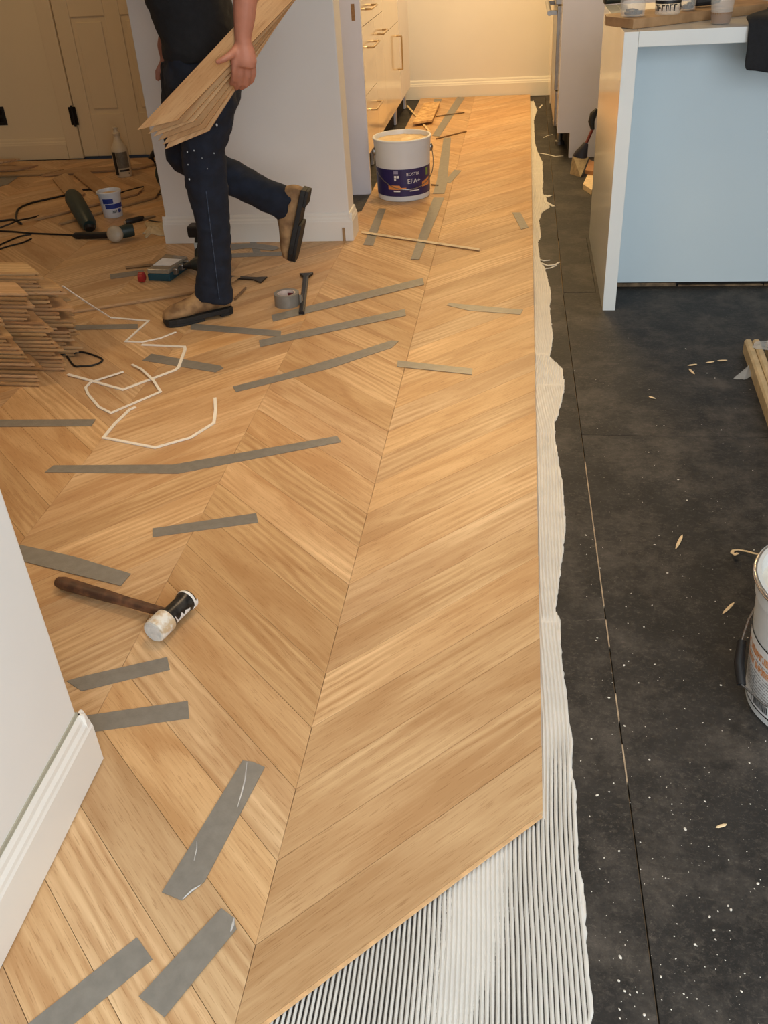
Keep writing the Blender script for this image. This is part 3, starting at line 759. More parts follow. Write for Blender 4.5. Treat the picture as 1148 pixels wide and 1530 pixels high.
def W1(v, f, z0, name, mat, dr=.0015, a=0.0): return wrap(v, f, bc, rf1, aim+a, z0, name, mat, b1, dr)
W1(*patch(-.21, .20, .028, .165, 40), 0, 'label_band', m_navy, .0010)
tv, tf = text_mesh('BOSTIK', .022); W1([(p.x, p.y) for p in tv], tf, .132, 'brand_lettering', m_white, .0018, .10)
tv, tf = text_mesh('EFA+', .034); W1([(p.x, p.y) for p in tv], tf, .092, 'product_lettering', m_white, .0018, .13)
v, f = patch(-.085, .012, .063, .085, 14); W1([(x, y-(.012 if y > .08 and x > -.02 else 0)) for x, y in v], f, 0, 'orange_swoosh', m_orange, .0016)
v, f = patch(.105, .165, .066, .09, 12); W1([(x, y+(.30*(x-.105) if y > .08 else 0)) for x, y in v], f, 0, 'orange_swoosh', m_orange, .0016)
for (x0, x1, y0, y1) in ((-.052,-.028,.143,.158),(-.05,-.038,.122,.134),(-.036,-.024,.122,.134),(-.05,-.04,.108,.118),(-.055,-.02,.052,.058),(.03,.085,.052,.057)):
    W1(*patch(x0, x1, y0, y1, 4), 0, 'pictogram', m_white if y0 < .14 else P('outline_print', (150,148,180), .5), .0017)
W1(*patch(.135, .155, .12, .158, 6), 0, 'green_mark', m_green, .0017)
# lug and wire bail, hanging down in front
lugL = Vector((bc.x+.150*math.cos(aim-1.42), bc.y+.150*math.sin(aim-1.42), .235)); lugR = Vector((bc.x+.150*math.cos(aim+1.72), bc.y+.150*math.sin(aim+1.72), .235))
for L_ in (lugL, lugR):
    MB(Matrix.Translation(L_)).ell((0,0,0), (.012,.012,.02)).build('lug', m_steel, b1, smooth=60)
bp_ = []
for k in range(17):
    t = k/16; a = aim-1.42+(3.14)*t; rr = .155+.02*math.sin(math.pi*t)
    bp_.append((bc.x+rr*math.cos(a), bc.y+rr*math.sin(a), .235-.165*math.sin(math.pi*t)**.8))
MB().tube(bp_, .0022, 6).build('bail', m_steel, b1, smooth=60)

# ================================================================== BUCKET AT THE RIGHT EDGE
c2 = Vector((.580, 1.362, ZU)); h2 = .292
m_tin = P('pale_grey_pail', (200, 202, 200), .32, var=.02, scale=8)
b2 = pail('paint_pail', c2, .122, .142, h2, 'pale grey pail with orange print and black grip standing on the underlay', m_body=m_tin, fill=.90, fill_m=P('cream_adhesive', (222,216,202), .4))
MB().tube([(c2.x+.1475*math.cos(2*math.pi*j/40), c2.y+.1475*math.sin(2*math.pi*j/40), c2.z+h2-.004) for j in range(41)], .005, 8).build('rim', P('chrome_rim', (205,205,205), .18, metal=.9), b2, smooth=60)
rf2 = lambda z: .122+.020*z/h2
def W2(v, f, z0, name, mat, dr=.0012, a=math.pi): return wrap(v, f, c2, rf2, a, z0, name, mat, b2, dr)
m_lab = P('white_paper_label', (214, 214, 212), .5, var=.04, scale=60)
W2(*patch(-.20, .25, .022, .168, 40), 0, 'paper_label', m_lab, .0008)
W2(*patch(-.20, .25, .168, .171, 40), 0, 'label_rule', m_iron, .0012); W2(*patch(-.20, .25, .019, .022, 40), 0, 'label_rule', m_iron, .0012)
random.seed(9)
def fakeprint(x0, x1, y0, hgt, mat, name, cw=.0055):
    vs = []; fs = []; x = x0
    while x < x1:
        w_ = cw*random.uniform(.55, 1.0); hh = hgt*random.uniform(.82, 1.0); n = len(vs)
        vs += [(x, y0), (x+w_*.38, y0), (x+w_*.38, y0+hh), (x, y0+hh)]; fs.append((n,n+1,n+2,n+3)); n = len(vs)
        yy = y0+random.choice((0, .42, .8))*hh; vs += [(x, yy), (x+w_, yy), (x+w_, yy+hh*.2), (x, yy+hh*.2)]; fs.append((n,n+1,n+2,n+3))
        if random.random() < .6:
            n = len(vs); vs += [(x+w_*.66, y0), (x+w_, y0), (x+w_, y0+hh), (x+w_*.66, y0+hh)]; fs.append((n,n+1,n+2,n+3))
        x += w_+cw*.22
        if random.random() < .1: x += cw*.8
    return vs, fs
W2(*fakeprint(-.09, .10, .135, .017, m_orange, ''), 0, 'orange_lettering', P('deep_orange_print', (214,138,62), .5), .0014)
W2(*fakeprint(-.09, .11, .108, .017, m_orange, ''), 0, 'orange_lettering', bpy.data.materials['deep_orange_print'], .0014)
m_gprint = P('grey_print', (110, 108, 106), .6)
for z_ in (.126, .099, .092, .085, .078, .071, .064, .057, .050):
    W2(*fakeprint(-.02 if z_ < .095 else -.09, .10, z_, .0032, m_gprint, '', .0026), 0, 'fine_print', m_gprint, .0014)
vs, fs = [], []; x = .035
while x < .075:
    w_ = random.choice((.0008, .0014, .002)); n = len(vs); vs += [(x,.028),(x+w_,.028),(x+w_,.046),(x,.046)]; fs.append((n,n+1,n+2,n+3)); x += w_+.0011
W2(vs, fs, 0, 'bar_marks', m_iron, .0015)
W2(*patch(.028, .0295, .022, .09, 2), 0, 'label_rule', m_gprint, .0014)
# wire bail hanging on the near-left side, with its black grip
ga, gb = fl(1106,975,.10), fl(1111,1024,.055)
gp0 = c2+Vector((-.145,.005,.130)); gp1 = c2+Vector((-.140,-.055,.075))
grip = [c2+Vector((-.142, .030, .120)), c2+Vector((-.150, -.004, .096)), c2+Vector((-.149, -.040, .074))]
MB().tube(grip, [.0085,.0095,.0085], 12).build('grip', m_black, b2, smooth=50)
MB().tube([c2+Vector((-.105,.095,.17)), c2+Vector((-.128,.062,.147)), c2+Vector((-.139,.038,.126)), grip[0], grip[1], grip[2], c2+Vector((-.139,-.047,.070)), c2+Vector((-.118,-.078,.066)), c2+Vector((-.06,-.122,.062)), c2+Vector((.0,-.139,.07))], .0022, 6).build('bail', m_steel, b2, smooth=60)

# ================================================================== SMALL TUB AND BOTTLE
tb = fl(164,327); tc_ = Vector((tb.x, tb.y+.058, 0))
tub = empty('plaster_tub', tc_, 'small white tub with blue label beside the green grinder', 'tub')
MB().lathe([(.048,0),(.05,.003),(.059,.118),(.064,.119),(.065,.13),(.062,.132),(.058,.131),(.056,.12),(.046,.01),(.001,.01)], 32, tc_).build('body', m_pail, tub, smooth=35)
MB().lathe([(.001,.112),(.056,.112),(.056,.114),(.03,.118),(.001,.116)], 24, tc_).build('filler', m_glue, tub, smooth=60)
rft = lambda z: .05+.009*z/.118
at = math.atan2(-tc_.y, -tc_.x)
def W3(v, f, name, mat, dr=.001): return wrap(v, f, tc_, rft, at, 0, name, mat, tub, dr)
m_blue = P('blue_label', (40, 62, 140), .4)
W3(*patch(-.045, .012, .075, .10, 10), 'label_block', m_blue); W3(*patch(-.035, .065, .048, .072, 14), 'label_block', m_blue)
W3(*fakeprint(-.005, .02, .026, .014, None, '', .005), 'label_mark', m_black); W3(*patch(.03, .05, .024, .044, 4), 'label_mark', m_blue)
bt = fl(182,266); bcn = Vector((bt.x, bt.y+.05, 0))
bot = empty('spray_bottle', bcn, 'cream plastic bottle with dark label standing near the panelled door', 'bottle')
m_creamp = P('cream_plastic', (206, 190, 160), .4, var=.04)
MB().lathe([(.046,0),(.05,.006),(.05,.155),(.046,.172),(.03,.195),(.022,.215),(.019,.235),(.019,.24)], 28, bcn).build('body', m_creamp, bot, smooth=40)
MB().lathe([(.022,.238),(.023,.24),(.023,.252),(.017,.256),(.014,.272),(.016,.274),(.016,.284),(.001,.285)], 20, bcn).build('cap', m_creamp, bot, smooth=40)
rfb = lambda z: .05
ab = math.atan2(-bcn.y, -bcn.x)
def W4(v, f, name, mat, dr=.0012): return wrap(v, f, bcn, rfb, ab, 0, name, mat, bot, dr)
W4(*patch(-.03, .045, .055, .148, 12), 'label', P('grey_brown_label', (112,104,88), .5, var=.15, scale=80)); W4(*patch(-.06, -.032, .015, .15, 8), 'label_edge', m_black)
W4(*patch(-.022, .04, .036, .047, 8), 'label_stripe', m_black); W4(*patch(.03, .036, .018, .026, 2), 'label_mark', m_black)

# ================================================================== HAMMER
def hammer():
    # shaft along +x from the grip end, head across y
    a = fl(84,868,.018); b = fl(256,922,.018); d = (b-a); L_ = d.length; ang = math.atan2(d.y, d.x)
    Mx = Matrix.Translation((a.x, a.y, 0)) @ Matrix.Rotation(ang, 4, 'Z')
    e = empty('club_hammer', (b.x, b.y, 0), 'paint-smeared mallet with a dark wooden handle on the oak planks', 'hammer')
    m_shaft = P('worn_dark_handle', (74, 50, 36), .5, rgb2=(128, 88, 62), scale=30, fac=(.45,.75))
    xs = [0,.006,.02,.06,.10,.15,.20,L_-.03,L_]; ra = [.006,.013,.0165,.0165,.0155,.0150,.0125,.0115,.011]; rb = [.006,.012,.015,.0145,.0135,.013,.0115,.011,.011]
    mb = MB(Mx); mb.limb([(x,0,.0175+.008*(x/L_)) for x in xs], rb, ra, 14); mb.build('handle', m_shaft, e, smooth=60)
    fx = MB(Mx)
    # head: axis across the shaft; near face (white) towards the photographer
    hx, hz = L_+.004, .0275; m_head = P('black_hammer_head', (34, 32, 31), .35, metal=.5, rgb2=(70,66,62), scale=60)
    Mh = Mx @ Matrix.Translation((hx, 0, hz)) @ Matrix.Rotation(math.pi/2, 4, 'X')
    k = MB(Mh); k.lathe([(.021,-.062),(.0245,-.055),(.0245,-.046),(.021,-.034),(.021,.012),(.024,.014),(.024,.02)], 20); k.build('head', m_head, e, smooth=35)
    k = MB(Mh); k.lathe([(.0265,.020),(.0268,.024),(.0268,.058),(.0255,.064),(.018,.066),(.0005,.0665)], 28)
    k.build('face_cap', P('white_rubber_face', (196, 172, 138), .5, rgb2=(222, 218, 208), scale=45, fac=(.40,.55)), e, smooth=40)
    k = MB(Mh); k.lathe([(.0005,.0668),(.0225,.0668),(.0225,.0672),(.0005,.0674)], 24); k.build('striking_face', P('smeared_white_face', (196, 200, 198), .5, rgb2=(224, 224, 220), scale=70), e, smooth=40)
    # white glue smear along the outer side of the head
    m_sm = P('white_glue_smear', (232, 231, 228), .4, var=.03, scale=60)
    sm = MB(Mh); vs = []; fs = []; na = 10; nz = 12
    for i in range(nz+1):
        z = -.062+.080*i/nz; r_ = (.0247 if z < -.046 else .0213 if z < .012 else .0243)+.0006
        for j in range(na+1):
            a0 = -1.0+.16*math.sin(i*1.9); a_ = a0+1.35*j/na*(.75+.25*math.sin(i*2.3+1))
            vs.append((r_*math.cos(a_), r_*math.sin(a_), z))
            if i and j: n = i*(na+1)+j; fs.append((n-1, n, n-na-1, n-na-2))
    sm.add(vs, fs); sm.build('glue_smear', m_sm, e, smooth=60)
    k = MB(Mh); k.lathe([(.0005,-.0628),(.0185,-.0626),(.0225,-.0585),(.0251,-.0555),(.0251,-.050)], 22); k.build('glue_smear', m_sm, e, smooth=50)
hammer()

# ================================================================== TAPE ROLL AND CHISEL, PRY BAR
def tape_roll():
    p = fl(430,461); c = Vector((p.x-.010, p.y+.045, 0)); e = empty('duct_tape_roll', c, 'roll of grey duct tape lying flat beside the upright chisel', 'tape')
    MB().lathe([(.036,0),(.050,0),(.050,.048),(.036,.048),(.036,0)], 36, c).build('tape_winding', m_tape, e, smooth=35)
    MB().lathe([(.0325,.001),(.0359,.001),(.0359,.047),(.0325,.047),(.0325,.001)], 36, c).build('core', P('cardboard_core', (214,196,186), .7), e, smooth=35)
    vs = []; fs = []
    for j in range(11):
        a = math.pi*.25+j*.09; vs += [(c.x+.0322*math.cos(a), c.y+.0322*math.sin(a), .012), (c.x+.0322*math.cos(a), c.y+.0322*math.sin(a), .036)]
        if j: fs.append((2*j-2, 2*j, 2*j+1, 2*j-1))
    m_ = MB(); m_.add(vs, fs); m_.build('core_print', P('dark_red_print', (110,40,48), .6), e)
    # loose crumpled tail of tape
    tail = [c+Vector((.050,-.010,.001)), c+Vector((.056,-.020,.001)), c+Vector((.062,-.016,.001)), c+Vector((.064,.0,.001)), c+Vector((.078,.016,.001)), c+Vector((.062,.012,.001))]
    MB().extr([(0,0),(.0006,0),(.0006,.046),(0,.046)], tail[0], tail[1], (0,1,0), (0,0,1)).extr([(0,0),(.0006,0),(.0006,.044),(0,.044)], tail[1], tail[2], (0,1,0), (0,0,1)).extr([(0,0),(.0006,0),(.0006,.04),(0,.04)], tail[2], tail[3], (1,0,0), (0,0,1)).build('loose_tail', m_tape, e)
tape_roll()
def chisel():
    a = fl(451,466,.008); b = fl(458,408,.01)
    e = empty('flat_chisel', (b.x, b.y, 0), 'dark steel flat bar with flared end beside the tape roll', 'chisel')
    d = (b-a); ang = math.atan2(d.y, d.x); L_ = d.length
    Mx = Matrix.Translation((a.x, a.y, .001)) @ Matrix.Rotation(ang, 4, 'Z')
    m_ = P('blue_black_steel', (40, 40, 46), .35, metal=.7, var=.1)
    MB(Mx).extr([(-.011,0),(.011,0),(.011,.010),(.005,.014),(-.005,.014),(-.011,.010)], (-.01,0,0), (L_-.045,0,0), (0,1,0), (0,0,1)).build('shank', m_, e)
    m2 = MB(Mx); m2.prism([(L_-.045,-.010),(L_-.01,-.026),(L_,-.030),(L_,.030),(L_-.01,.026),(L_-.045,.010)], 0, .011); m2.build('flared_blade', m_, e, bevel=.002)
chisel()
def prybar():
    a = fl(338,413,.006); b = fl(396,417,.006); d = b-a; ang = math.atan2(d.y, d.x); L_ = d.length
    Mx = Matrix.Translation((a.x, a.y, .0012)) @ Matrix.Rotation(ang, 4, 'Z')
    e = empty('pry_bar', (b.x, b.y, 0), 'dark flat pry bar behind the standing boot', 'pry bar')
    m_ = P('dark_oiled_steel', (70, 62, 56), .35, metal=.7, var=.12)
    MB(Mx).extr([(-.013,0),(.013,0),(.013,.006),(-.013,.006)], (-.06,0,0), (L_-.05,0,0), (0,1,0), (0,0,1)).build('shank', m_, e, bevel=.001)
    k = MB(Mx); k.prism([(L_-.05,-.013),(L_-.005,-.040),(L_,-.036),(L_-.003,.03),(L_-.05,.013)], 0, .006); k.build('claw', m_, e, bevel=.001)
prybar()

# ================================================================== BIT CASE, DRILL
def bitcase():
    pts = [fl(222,420), fl(255,421), fl(284,400), fl(250,396)]
    c = sum(pts, Vector())/4; e = empty('drill_bit_case', (c.x, c.y, 0), 'teal drill bit case with clear lid and red end cap on the floor', 'case')
    poly = [(p.x, p.y) for p in pts]
    m_teal = P('teal_plastic', (24, 66, 78), .4); m_clear = P('smoky_clear_lid', (150, 140, 122), .12, var=.1, scale=40, alpha=.78)
    MB().prism(poly, .0005, .032).build('tray', m_teal, e, bevel=.004)
    sh_ = [(c.x+(x-c.x)*.98, c.y+(y-c.y)*.98) for x, y in poly]
    MB().prism(sh_, .0325, .052).build('lid', m_clear, e, bevel=.004)
    i0 = [(c.x+(x-c.x)*.8+.0, c.y+(y-c.y)*.45) for x, y in poly]; MB().prism(i0, .0522, .0530).build('lid_label', m_white, e)
    q = fl(212,415,.02); MB(Matrix.Translation((q.x, q.y, .0225)) @ Matrix.Rotation(math.pi/2, 4, 'Y')).lathe([(.012,-.014),(.022,-.010),(.022,.010),(.012,.016)], 18).build('red_cap', P('red_plastic', (150,36,36), .4), e, smooth=40)
    d0, d1 = pts[1], pts[2]
    for t in (.25, .55, .8):
        p = d0.lerp(d1, t); MB().box(p.x-.004, p.x+.016, p.y-.012, p.y+.012, .018, .044).build('latch', m_steel, e, bevel=.003)
bitcase()
def drill():
    p = fl(284,420); e = empty('cordless_drill', (p.x, p.y, 0), 'black cordless drill lying behind the standing leg', 'drill')
    m_dg = P('dark_green_black_casing', (30, 38, 36), .45, var=.12)
    x, y = p.x+.062, p.y+.135
    MB().limb([(x-.085,y-.03,.035),(x-.06,y-.02,.036),(x+.02,y,.038),(x+.07,y+.01,.038)], [.018,.033,.034,.030], [.018,.03,.031,.028], 16).build('motor_housing', m_dg, e, smooth=50)
    MB().tube([(x-.082,y-.03,.035),(x-.115,y-.04,.034)], [.019,.010], 12).build('chuck', m_black, e, smooth=50)
    MB().limb([(x-.055,y,.05),(x-.055,y+.03,.10),(x-.055,y+.06,.135)], [.019,.02,.022], [.018,.017,.019], 14).build('grip', m_dg, e, smooth=50)
    MB().box(x-.100, x-.005, y+.03, y+.10, .135, .185).build('battery', m_black, e, bevel=.008)
    MB().box(x-.07, x-.04, y+.010, y+.016, .07, .12).build('side_plate', P('pale_plate', (190,196,194), .4), e, bevel=.002)
drill()
# thin laths and sticks
def lath(pa, pb, r, label, mat, z=0.0, name='wooden_lath', flat=.7):
    a = fl(*pa, z+r*flat); b = fl(*pb, z+r*flat)
    return tag(MB().tube([a, b], r, 4, flat=flat).build(name, mat), label, 'stick')
m_lath = P('pale_lath_wood', (238, 212, 168), .6, var=.1, scale=40)
lath((541,347),(717,373), .0085, 'thin pale wooden lath lying between the white post and the seam', m_lath)
lath((609,158),(643,197), .008, 'pale wooden dowel under the scrap board in the kitchen', m_lath)
lath((188,400),(282,390), .009, 'brown stick lying behind the drill bit case', P('brown_stick', (138,108,74), .6, var=.1), z=0)
lath((652,207),(697,196), .006, 'dark thin stick lying behind the bucket', P('dark_stick', (116,82,50), .6))
lath((652,174),(694,168), .006, 'curled dark sliver near the far kitchen wall', P('dark_sliver', (104,78,52), .5))
lath((645,276),(655,277), .005, 'dark curled sliver beside the bucket', P('dark_sliver2', (84,62,42), .5))
lath((351,447),(367,430), .006, 'pair-thin brown shim behind the boot heel', P('brown_shim', (110,80,54), .6))
# shim leaning on the post baseboard
sa = ony(515,361,PY-.017); MB_ = MB(); MB_.box(sa.x-.006, sa.x+.006, PY-.0215, PY-.0165, 0, .062)
tag(MB_.build('wooden_shim', P('shim_brown', (166,132,92), .7)), 'small wooden shim standing against the post baseboard', 'shim')
# scrap board in kitchen, lying over the dowel
sp = [fl(*p, .018) for p in ((617,186),(646,182),(658,154),(634,157))]
ob = MB().prism([(p.x, p.y) for p in sp], .0175, .032).build('scrap_board', P('striped_osb', (232,196,140), .6, rgb2=(186,140,88), scale=34), bevel=.001)
tag(ob, 'short pale scrap board lying on the dowel near the far kitchen wall', 'board')

# ================================================================== TOOLS OF THE BACK-LEFT ROOM
m_gr = P('dark_green_tool', (34, 50, 46), .45, var=.12)
def grinder():
    a = fl(112,312,.045); b = fl(134,338,.03); e = empty('angle_grinder', (b.x, b.y, 0), 'dark green power tool body standing on its end behind the rotary tool', 'power tool')
    a.z = .115
    MB().limb([a, a.lerp(b,.12), a.lerp(b,.5), a.lerp(b,.9), b], [.036,.046,.045,.042,.032], [.036,.046,.045,.042,.032], 16).build('body', m_gr, e, smooth=50)
    MB().tube([a+Vector((.02,.0,.0)), a+Vector((.03,.03,-.045)), a+Vector((.05,.05,-.09)), a+Vector((.07,.05,-.111))], .006, 8).build('cord_sleeve', m_black, e, smooth=50)
    MB().limb([b+Vector((0,0,.0)), b+Vector((.004,-.01,-.0115))], [.027,.024], [.027,.024], 14).build('nose', m_black, e, smooth=50)
grinder()
def rotary():
    a = fl(109,352,.014); b = fl(165,351,.02); h = fl(176,352,.03)
    e = empty('multi_tool', (b.x, b.y, 0), 'black tool with a round pale dome head on the brown floor', 'power tool')
    MB().limb([a, a.lerp(b,.08), a.lerp(b,.5), b, b.lerp(h,.3)], [.008,.016,.017,.016,.014], [.008,.016,.017,.016,.014], 12).build('handle', m_black, e, smooth=50)
    MB(Matrix.Translation((h.x-.01,h.y-.005,.040)) @ Matrix.Rotation(1.15, 4, 'X')).lathe([(.036,-.018),(.040,-.008),(.040,.006),(.034,.016),(.018,.022),(.001,.024)], 22).build('dome', P('pale_grey_dome', (176,162,140), .45), e, smooth=50)
    MB().limb([(h.x,h.y+.02,.038),(h.x+.045,h.y+.045,.042),(h.x+.065,h.y+.055,.042)], [.030,.033,.028], [.03,.03,.026], 14).build('motor', m_gr, e, smooth=50)
rotary()
cord([(109,351),(86,350),(60,349),(42,348),(20,346),(0,345),(-30,344)], 'straight black power cord of the dome-headed tool', .0045)
cord([(47,350),(30,353),(8,362),(-15,372)], 'black cord loop end crossing under the straight cord', .004)
cord([(47,356),(35,362),(12,368),(-12,376)], 'lower black cord loop near the plank piles', .004)
cord([(152,287,.0),(140,284),(122,284),(96,292),(70,298),(45,304),(28,312),(24,324),(28,332),(32,334),(20,328),(0,330),(-20,332)], 'black cord curving around the loose planks', .0055)
cord([(0,340),(16,334,.012),(28,329,.014),(44,326,.004),(62,321)], 'short black cord end with frayed tip', .0045)
cord([(215,279,.0),(205,281),(180,288,.015)], 'black cord running to the dark green circular saw', .0045)
def knife():
    a = fl(188,332,.012); b = fl(232,322,.008); e = empty('utility_knife', (a.x, a.y, 0), 'utility knife with black grip and steel blade beside the small tub', 'knife')
    MB().limb([a, a.lerp(b,.05), a.lerp(b,.45), a.lerp(b,.6)], [.006,.012,.011,.010], [.01,.016,.016,.014], 10, b=(0,0,1)).build('grip', m_black, e, smooth=50)
    d = (b-a).normalized(); s = Vector((-d.y, d.x, 0)); p = a.lerp(b,.55); p.z = .006; q = b.copy(); q.z = .004
    k = MB(); k.add([p-s*.014, p+s*.014, q+s*.018, q-s*.004, p-s*.014+Vector((0,0,.006)), p+s*.014+Vector((0,0,.006)), q+s*.018+Vector((0,0,.004)), q-s*.004+Vector((0,0,.004))], [(3,2,1,0),(4,5,6,7),(0,1,5,4),(1,2,6,5),(2,3,7,6),(3,0,4,7)])
    k.build('blade', m_steel, e)
    MB().ell(a-d*.004, (.008,.008,.008)).build('end_cap', P('pale_cap', (180,160,130), .5), e, smooth=60)
knife()
lath((222,329),(249,333), .004, 'thin black rod lying beside the crumpled cloth', m_black)
def saw():
    p = fl(232,296); e = empty('circular_saw', (p.x+.02, p.y+.1, 0), 'dark green circular saw half hidden behind the white post', 'saw')
    c = Vector((p.x+.03, p.y+.12, 0))
    MB().box(c.x-.05, c.x+.2, c.y-.06, c.y+.08, .001, .006).build('base_plate', m_steel, e)
    MB(Matrix.Translation((c.x+.06, c.y-.02, .10)) @ Matrix.Rotation(math.pi/2, 4, 'X')).lathe([(.09,-.03),(.098,-.02),(.098,.02),(.09,.03),(.03,.05),(.001,.05)], 24).build('blade_guard', m_gr, e, smooth=40)
    MB().limb([(c.x+.05,c.y+.02,.11),(c.x+.05,c.y+.12,.11),(c.x+.05,c.y+.16,.11)], [.05,.052,.04], [.05,.052,.04], 16, b=(0,0,1)).build('motor', m_gr, e, smooth=50)
    MB().tube([(c.x-.03,c.y,.15),(c.x-.06,c.y,.19),(c.x-.02,c.y,.235),(c.x+.06,c.y,.23),(c.x+.10,c.y,.19)], .017, 10).build('handle', m_black, e, smooth=50)
saw()
# crumpled cloth by the post
def rag(name, px, h, label, mat, cat, seed):
    pts = [fl(*p) for p in px]; c = sum(pts, Vector())/len(pts); n = 16; vs = []; fs = []
    R1 = 7
    def rad(a):
        # polygon radius in direction a
        best = .01
        for i in range(len(pts)):
            p, q = pts[i]-c, pts[(i+1) % len(pts)]-c; dx, dy = math.cos(a), math.sin(a)
            den = dx*(q.y-p.y)-dy*(q.x-p.x)
            if abs(den) < 1e-9: continue
            t = (p.x*(q.y-p.y)-p.y*(q.x-p.x))/den; s = (p.x*dy-p.y*dx)/den
            if t > 0 and 0 <= s <= 1: best = max(best, t)
        return best
    n = 44
    for i in range(R1+1):
        for j in range(n):
            a = 2*math.pi*j/n; rr = rad(a)*i/R1+.0004; x, y = c.x+rr*math.cos(a), c.y+rr*math.sin(a)
            z = .001+h*(1-(i/R1)**2)*(.45+.9*abs(noise.noise(Vector((x*28, y*28, seed)))))
            vs.append((x, y, max(.0008, z)))
            if i: fs.append(((i-1)*n+j, i*n+j, i*n+(j+1) % n, (i-1)*n+(j+1) % n))
    m_ = MB(); m_.add(vs, fs); o = m_.build(name, mat, smooth=70)
    sd = o.modifiers.new('solid', 'SOLIDIFY'); sd.thickness = .0012; sd.offset = 1
    return tag(o, label, cat)
rag('crumpled_cloth', [(215,333),(224,331),(232,334),(247,332),(250,352),(238,353),(226,349),(222,357),(215,356),(219,349),(213,350),(220,341)], .03, 'crumpled cream cloth at the left foot of the white post', P('cream_cloth', (206,188,152), .85, var=.1, scale=60), 'cloth', 2)

# ================================================================== RIGHT SIDE: SLATS, PLASTIC, SPLINTERS
m_slat = P('pale_slat_wood', (196, 172, 130), .65, var=.12, scale=30)
def slats():
    a = fl(1113,506,.03); b = fl(1148,606,.03); d = Vector((b.x-a.x, b.y-a.y, 0)).normalized(); s = Vector((-d.y, d.x, 0))
    if s.x < 0: s = -s
    lb = ['outer pale wooden slat of the bundle by the clear plastic scrap', 'second pale wooden slat of the bundle on the underlay', 'third pale wooden slat of the bundle on the underlay', 'innermost pale wooden slat of the bundle on the underlay']
    for i in range(4):
        o_ = a+s*(.026*i+(.018 if i > 1 else 0)); st_ = -d*.0+d*random.uniform(-.004,.006)
        m_ = MB(); m_.extr([(0,0),(.024,0),(.024,.038),(.018,.044),(.006,.044),(0,.038)], Vector((o_.x,o_.y,ZU+.0005))+st_, Vector((o_.x,o_.y,ZU+.0005))+d*.75, s, (0,0,1))
        tag(m_.build('timber_batten', m_slat, bevel=.001), lb[i], 'slat', 'pale slats bundled on the underlay')
    return a, d, s
sa_, sd_, ss_ = slats()
m_clearp = P('clear_plastic_film', (210, 212, 210), .18, var=.05, scale=50, alpha=.42)
def film(name, pts, label):
    n = 10; vs = []; fs = []
    for i in range(n+1):
        for j in range(n+1):
            u, v_ = i/n, j/n
            p = pts[0]*(1-u)*(1-v_)+pts[1]*u*(1-v_)+pts[2]*u*v_+pts[3]*(1-u)*v_
            p = p+Vector((0,0,.008*abs(noise.noise(p*40)))); vs.append(p)
            if i and j: k = i*(n+1)+j; fs.append((k, k-1, k-n-2, k-n-1))
    m_ = MB(); m_.add(vs, fs); return tag(m_.build(name, m_clearp, smooth=80), label, 'plastic')
q = [Vector((sa_.x,sa_.y,ZU+.0475))+ss_*.028+sd_*.03, Vector((sa_.x,sa_.y,ZU+.0475))+ss_*.16+sd_*.0, Vector((sa_.x,sa_.y,ZU+.0475))+ss_*.16+sd_*.12, Vector((sa_.x,sa_.y,ZU+.0475))+ss_*.01+sd_*.085]
film('plastic_film', q, 'crinkled clear plastic film lying over the pale slats')
z1 = ZU+.001
q = [fl(1096,566,z1), fl(1112,568,z1), fl(1124,563,z1), fl(1119,548,z1+.02)]
n_ = 10; vs = []; fs = []
for i in range(n_+1):
    for j in range(7):
        u = i/n_; e0 = q[0].lerp(q[1], u*2) if u < .5 else q[1].lerp(q[2], u*2-1); tp = q[3]
        p = e0.lerp(tp, j/6*.98); p.z = z1+.032*(j/6)*(1-.5*abs(u-.5))+.006*abs(noise.noise(p*60)); vs.append(p)
        if i and j: k = i*7+j; fs.append((k, k-1, k-8, k-7))
m_ = MB(); m_.add(vs, fs); tag(m_.build('plastic_scrap', m_clearp, smooth=80), 'small crumpled clear plastic scrap beside the pale slats', 'plastic')
m_spl = P('pale_splinter', (226, 200, 158), .6, var=.1, scale=60)
def splinter(pa, pb, wd, label, curl=0.0, cat='splinter'):
    a = fl(*pa, ZU+.0005); b = fl(*pb, ZU+.0005); pts = [a.lerp(b, t)+Vector((0,0,curl*math.sin(math.pi*t))) for t in (0,.2,.5,.8,1)]
    return tag(MB().tube([p+Vector((0,0,wd*.45)) for p in pts], [wd*.25,wd*.9,wd,wd*.8,wd*.2], 6, flat=.4).build('wood_splinter', m_spl), label, cat, 'wood splinters on the charcoal underlay')
splinter((1020,800),(1010,821), .0040, 'pale wood splinter lying alone, nearest the underlay seam')
splinter((1097,901),(1080,918), .0036, 'pale slim splinter beside the pail')
splinter((1028,547),(1042,545), .0045, 'pale splinter at the start of the broken row near the island')
splinter((1055,543),(1068,541), .0045, 'pale splinter in the middle of the broken row near the island')
splinter((1072,540),(1087,539), .0045, 'pale splinter at the end of the broken row near the slats')
splinter((1030,552),(1038,560), .0045, 'small pale chip below the broken row of splinters')
splinter((1086,1232),(1070,1237), .0030, 'tiny pale chip on the underlay in front of the pail')
splinter((970,593),(980,596), .0040, 'small pale chip in the middle of the underlay')
sv = [fl(1150,832,ZU+.03), fl(1130,828,ZU+.02), fl(1115,824,ZU+.008), fl(1103,822,ZU+.006), fl(1096,823,ZU+.01), fl(1094,826,ZU+.014), fl(1098,829,ZU+.016), fl(1103,827,ZU+.012)]
for p in sv: p.z = max(p.z, ZU+.004)
tag(MB().ribbon(sv, .007, .0015, (0,.3,.95)).build('wood_shaving', m_spl), 'curled pale wood shaving beside the rim of the pail', 'shaving')
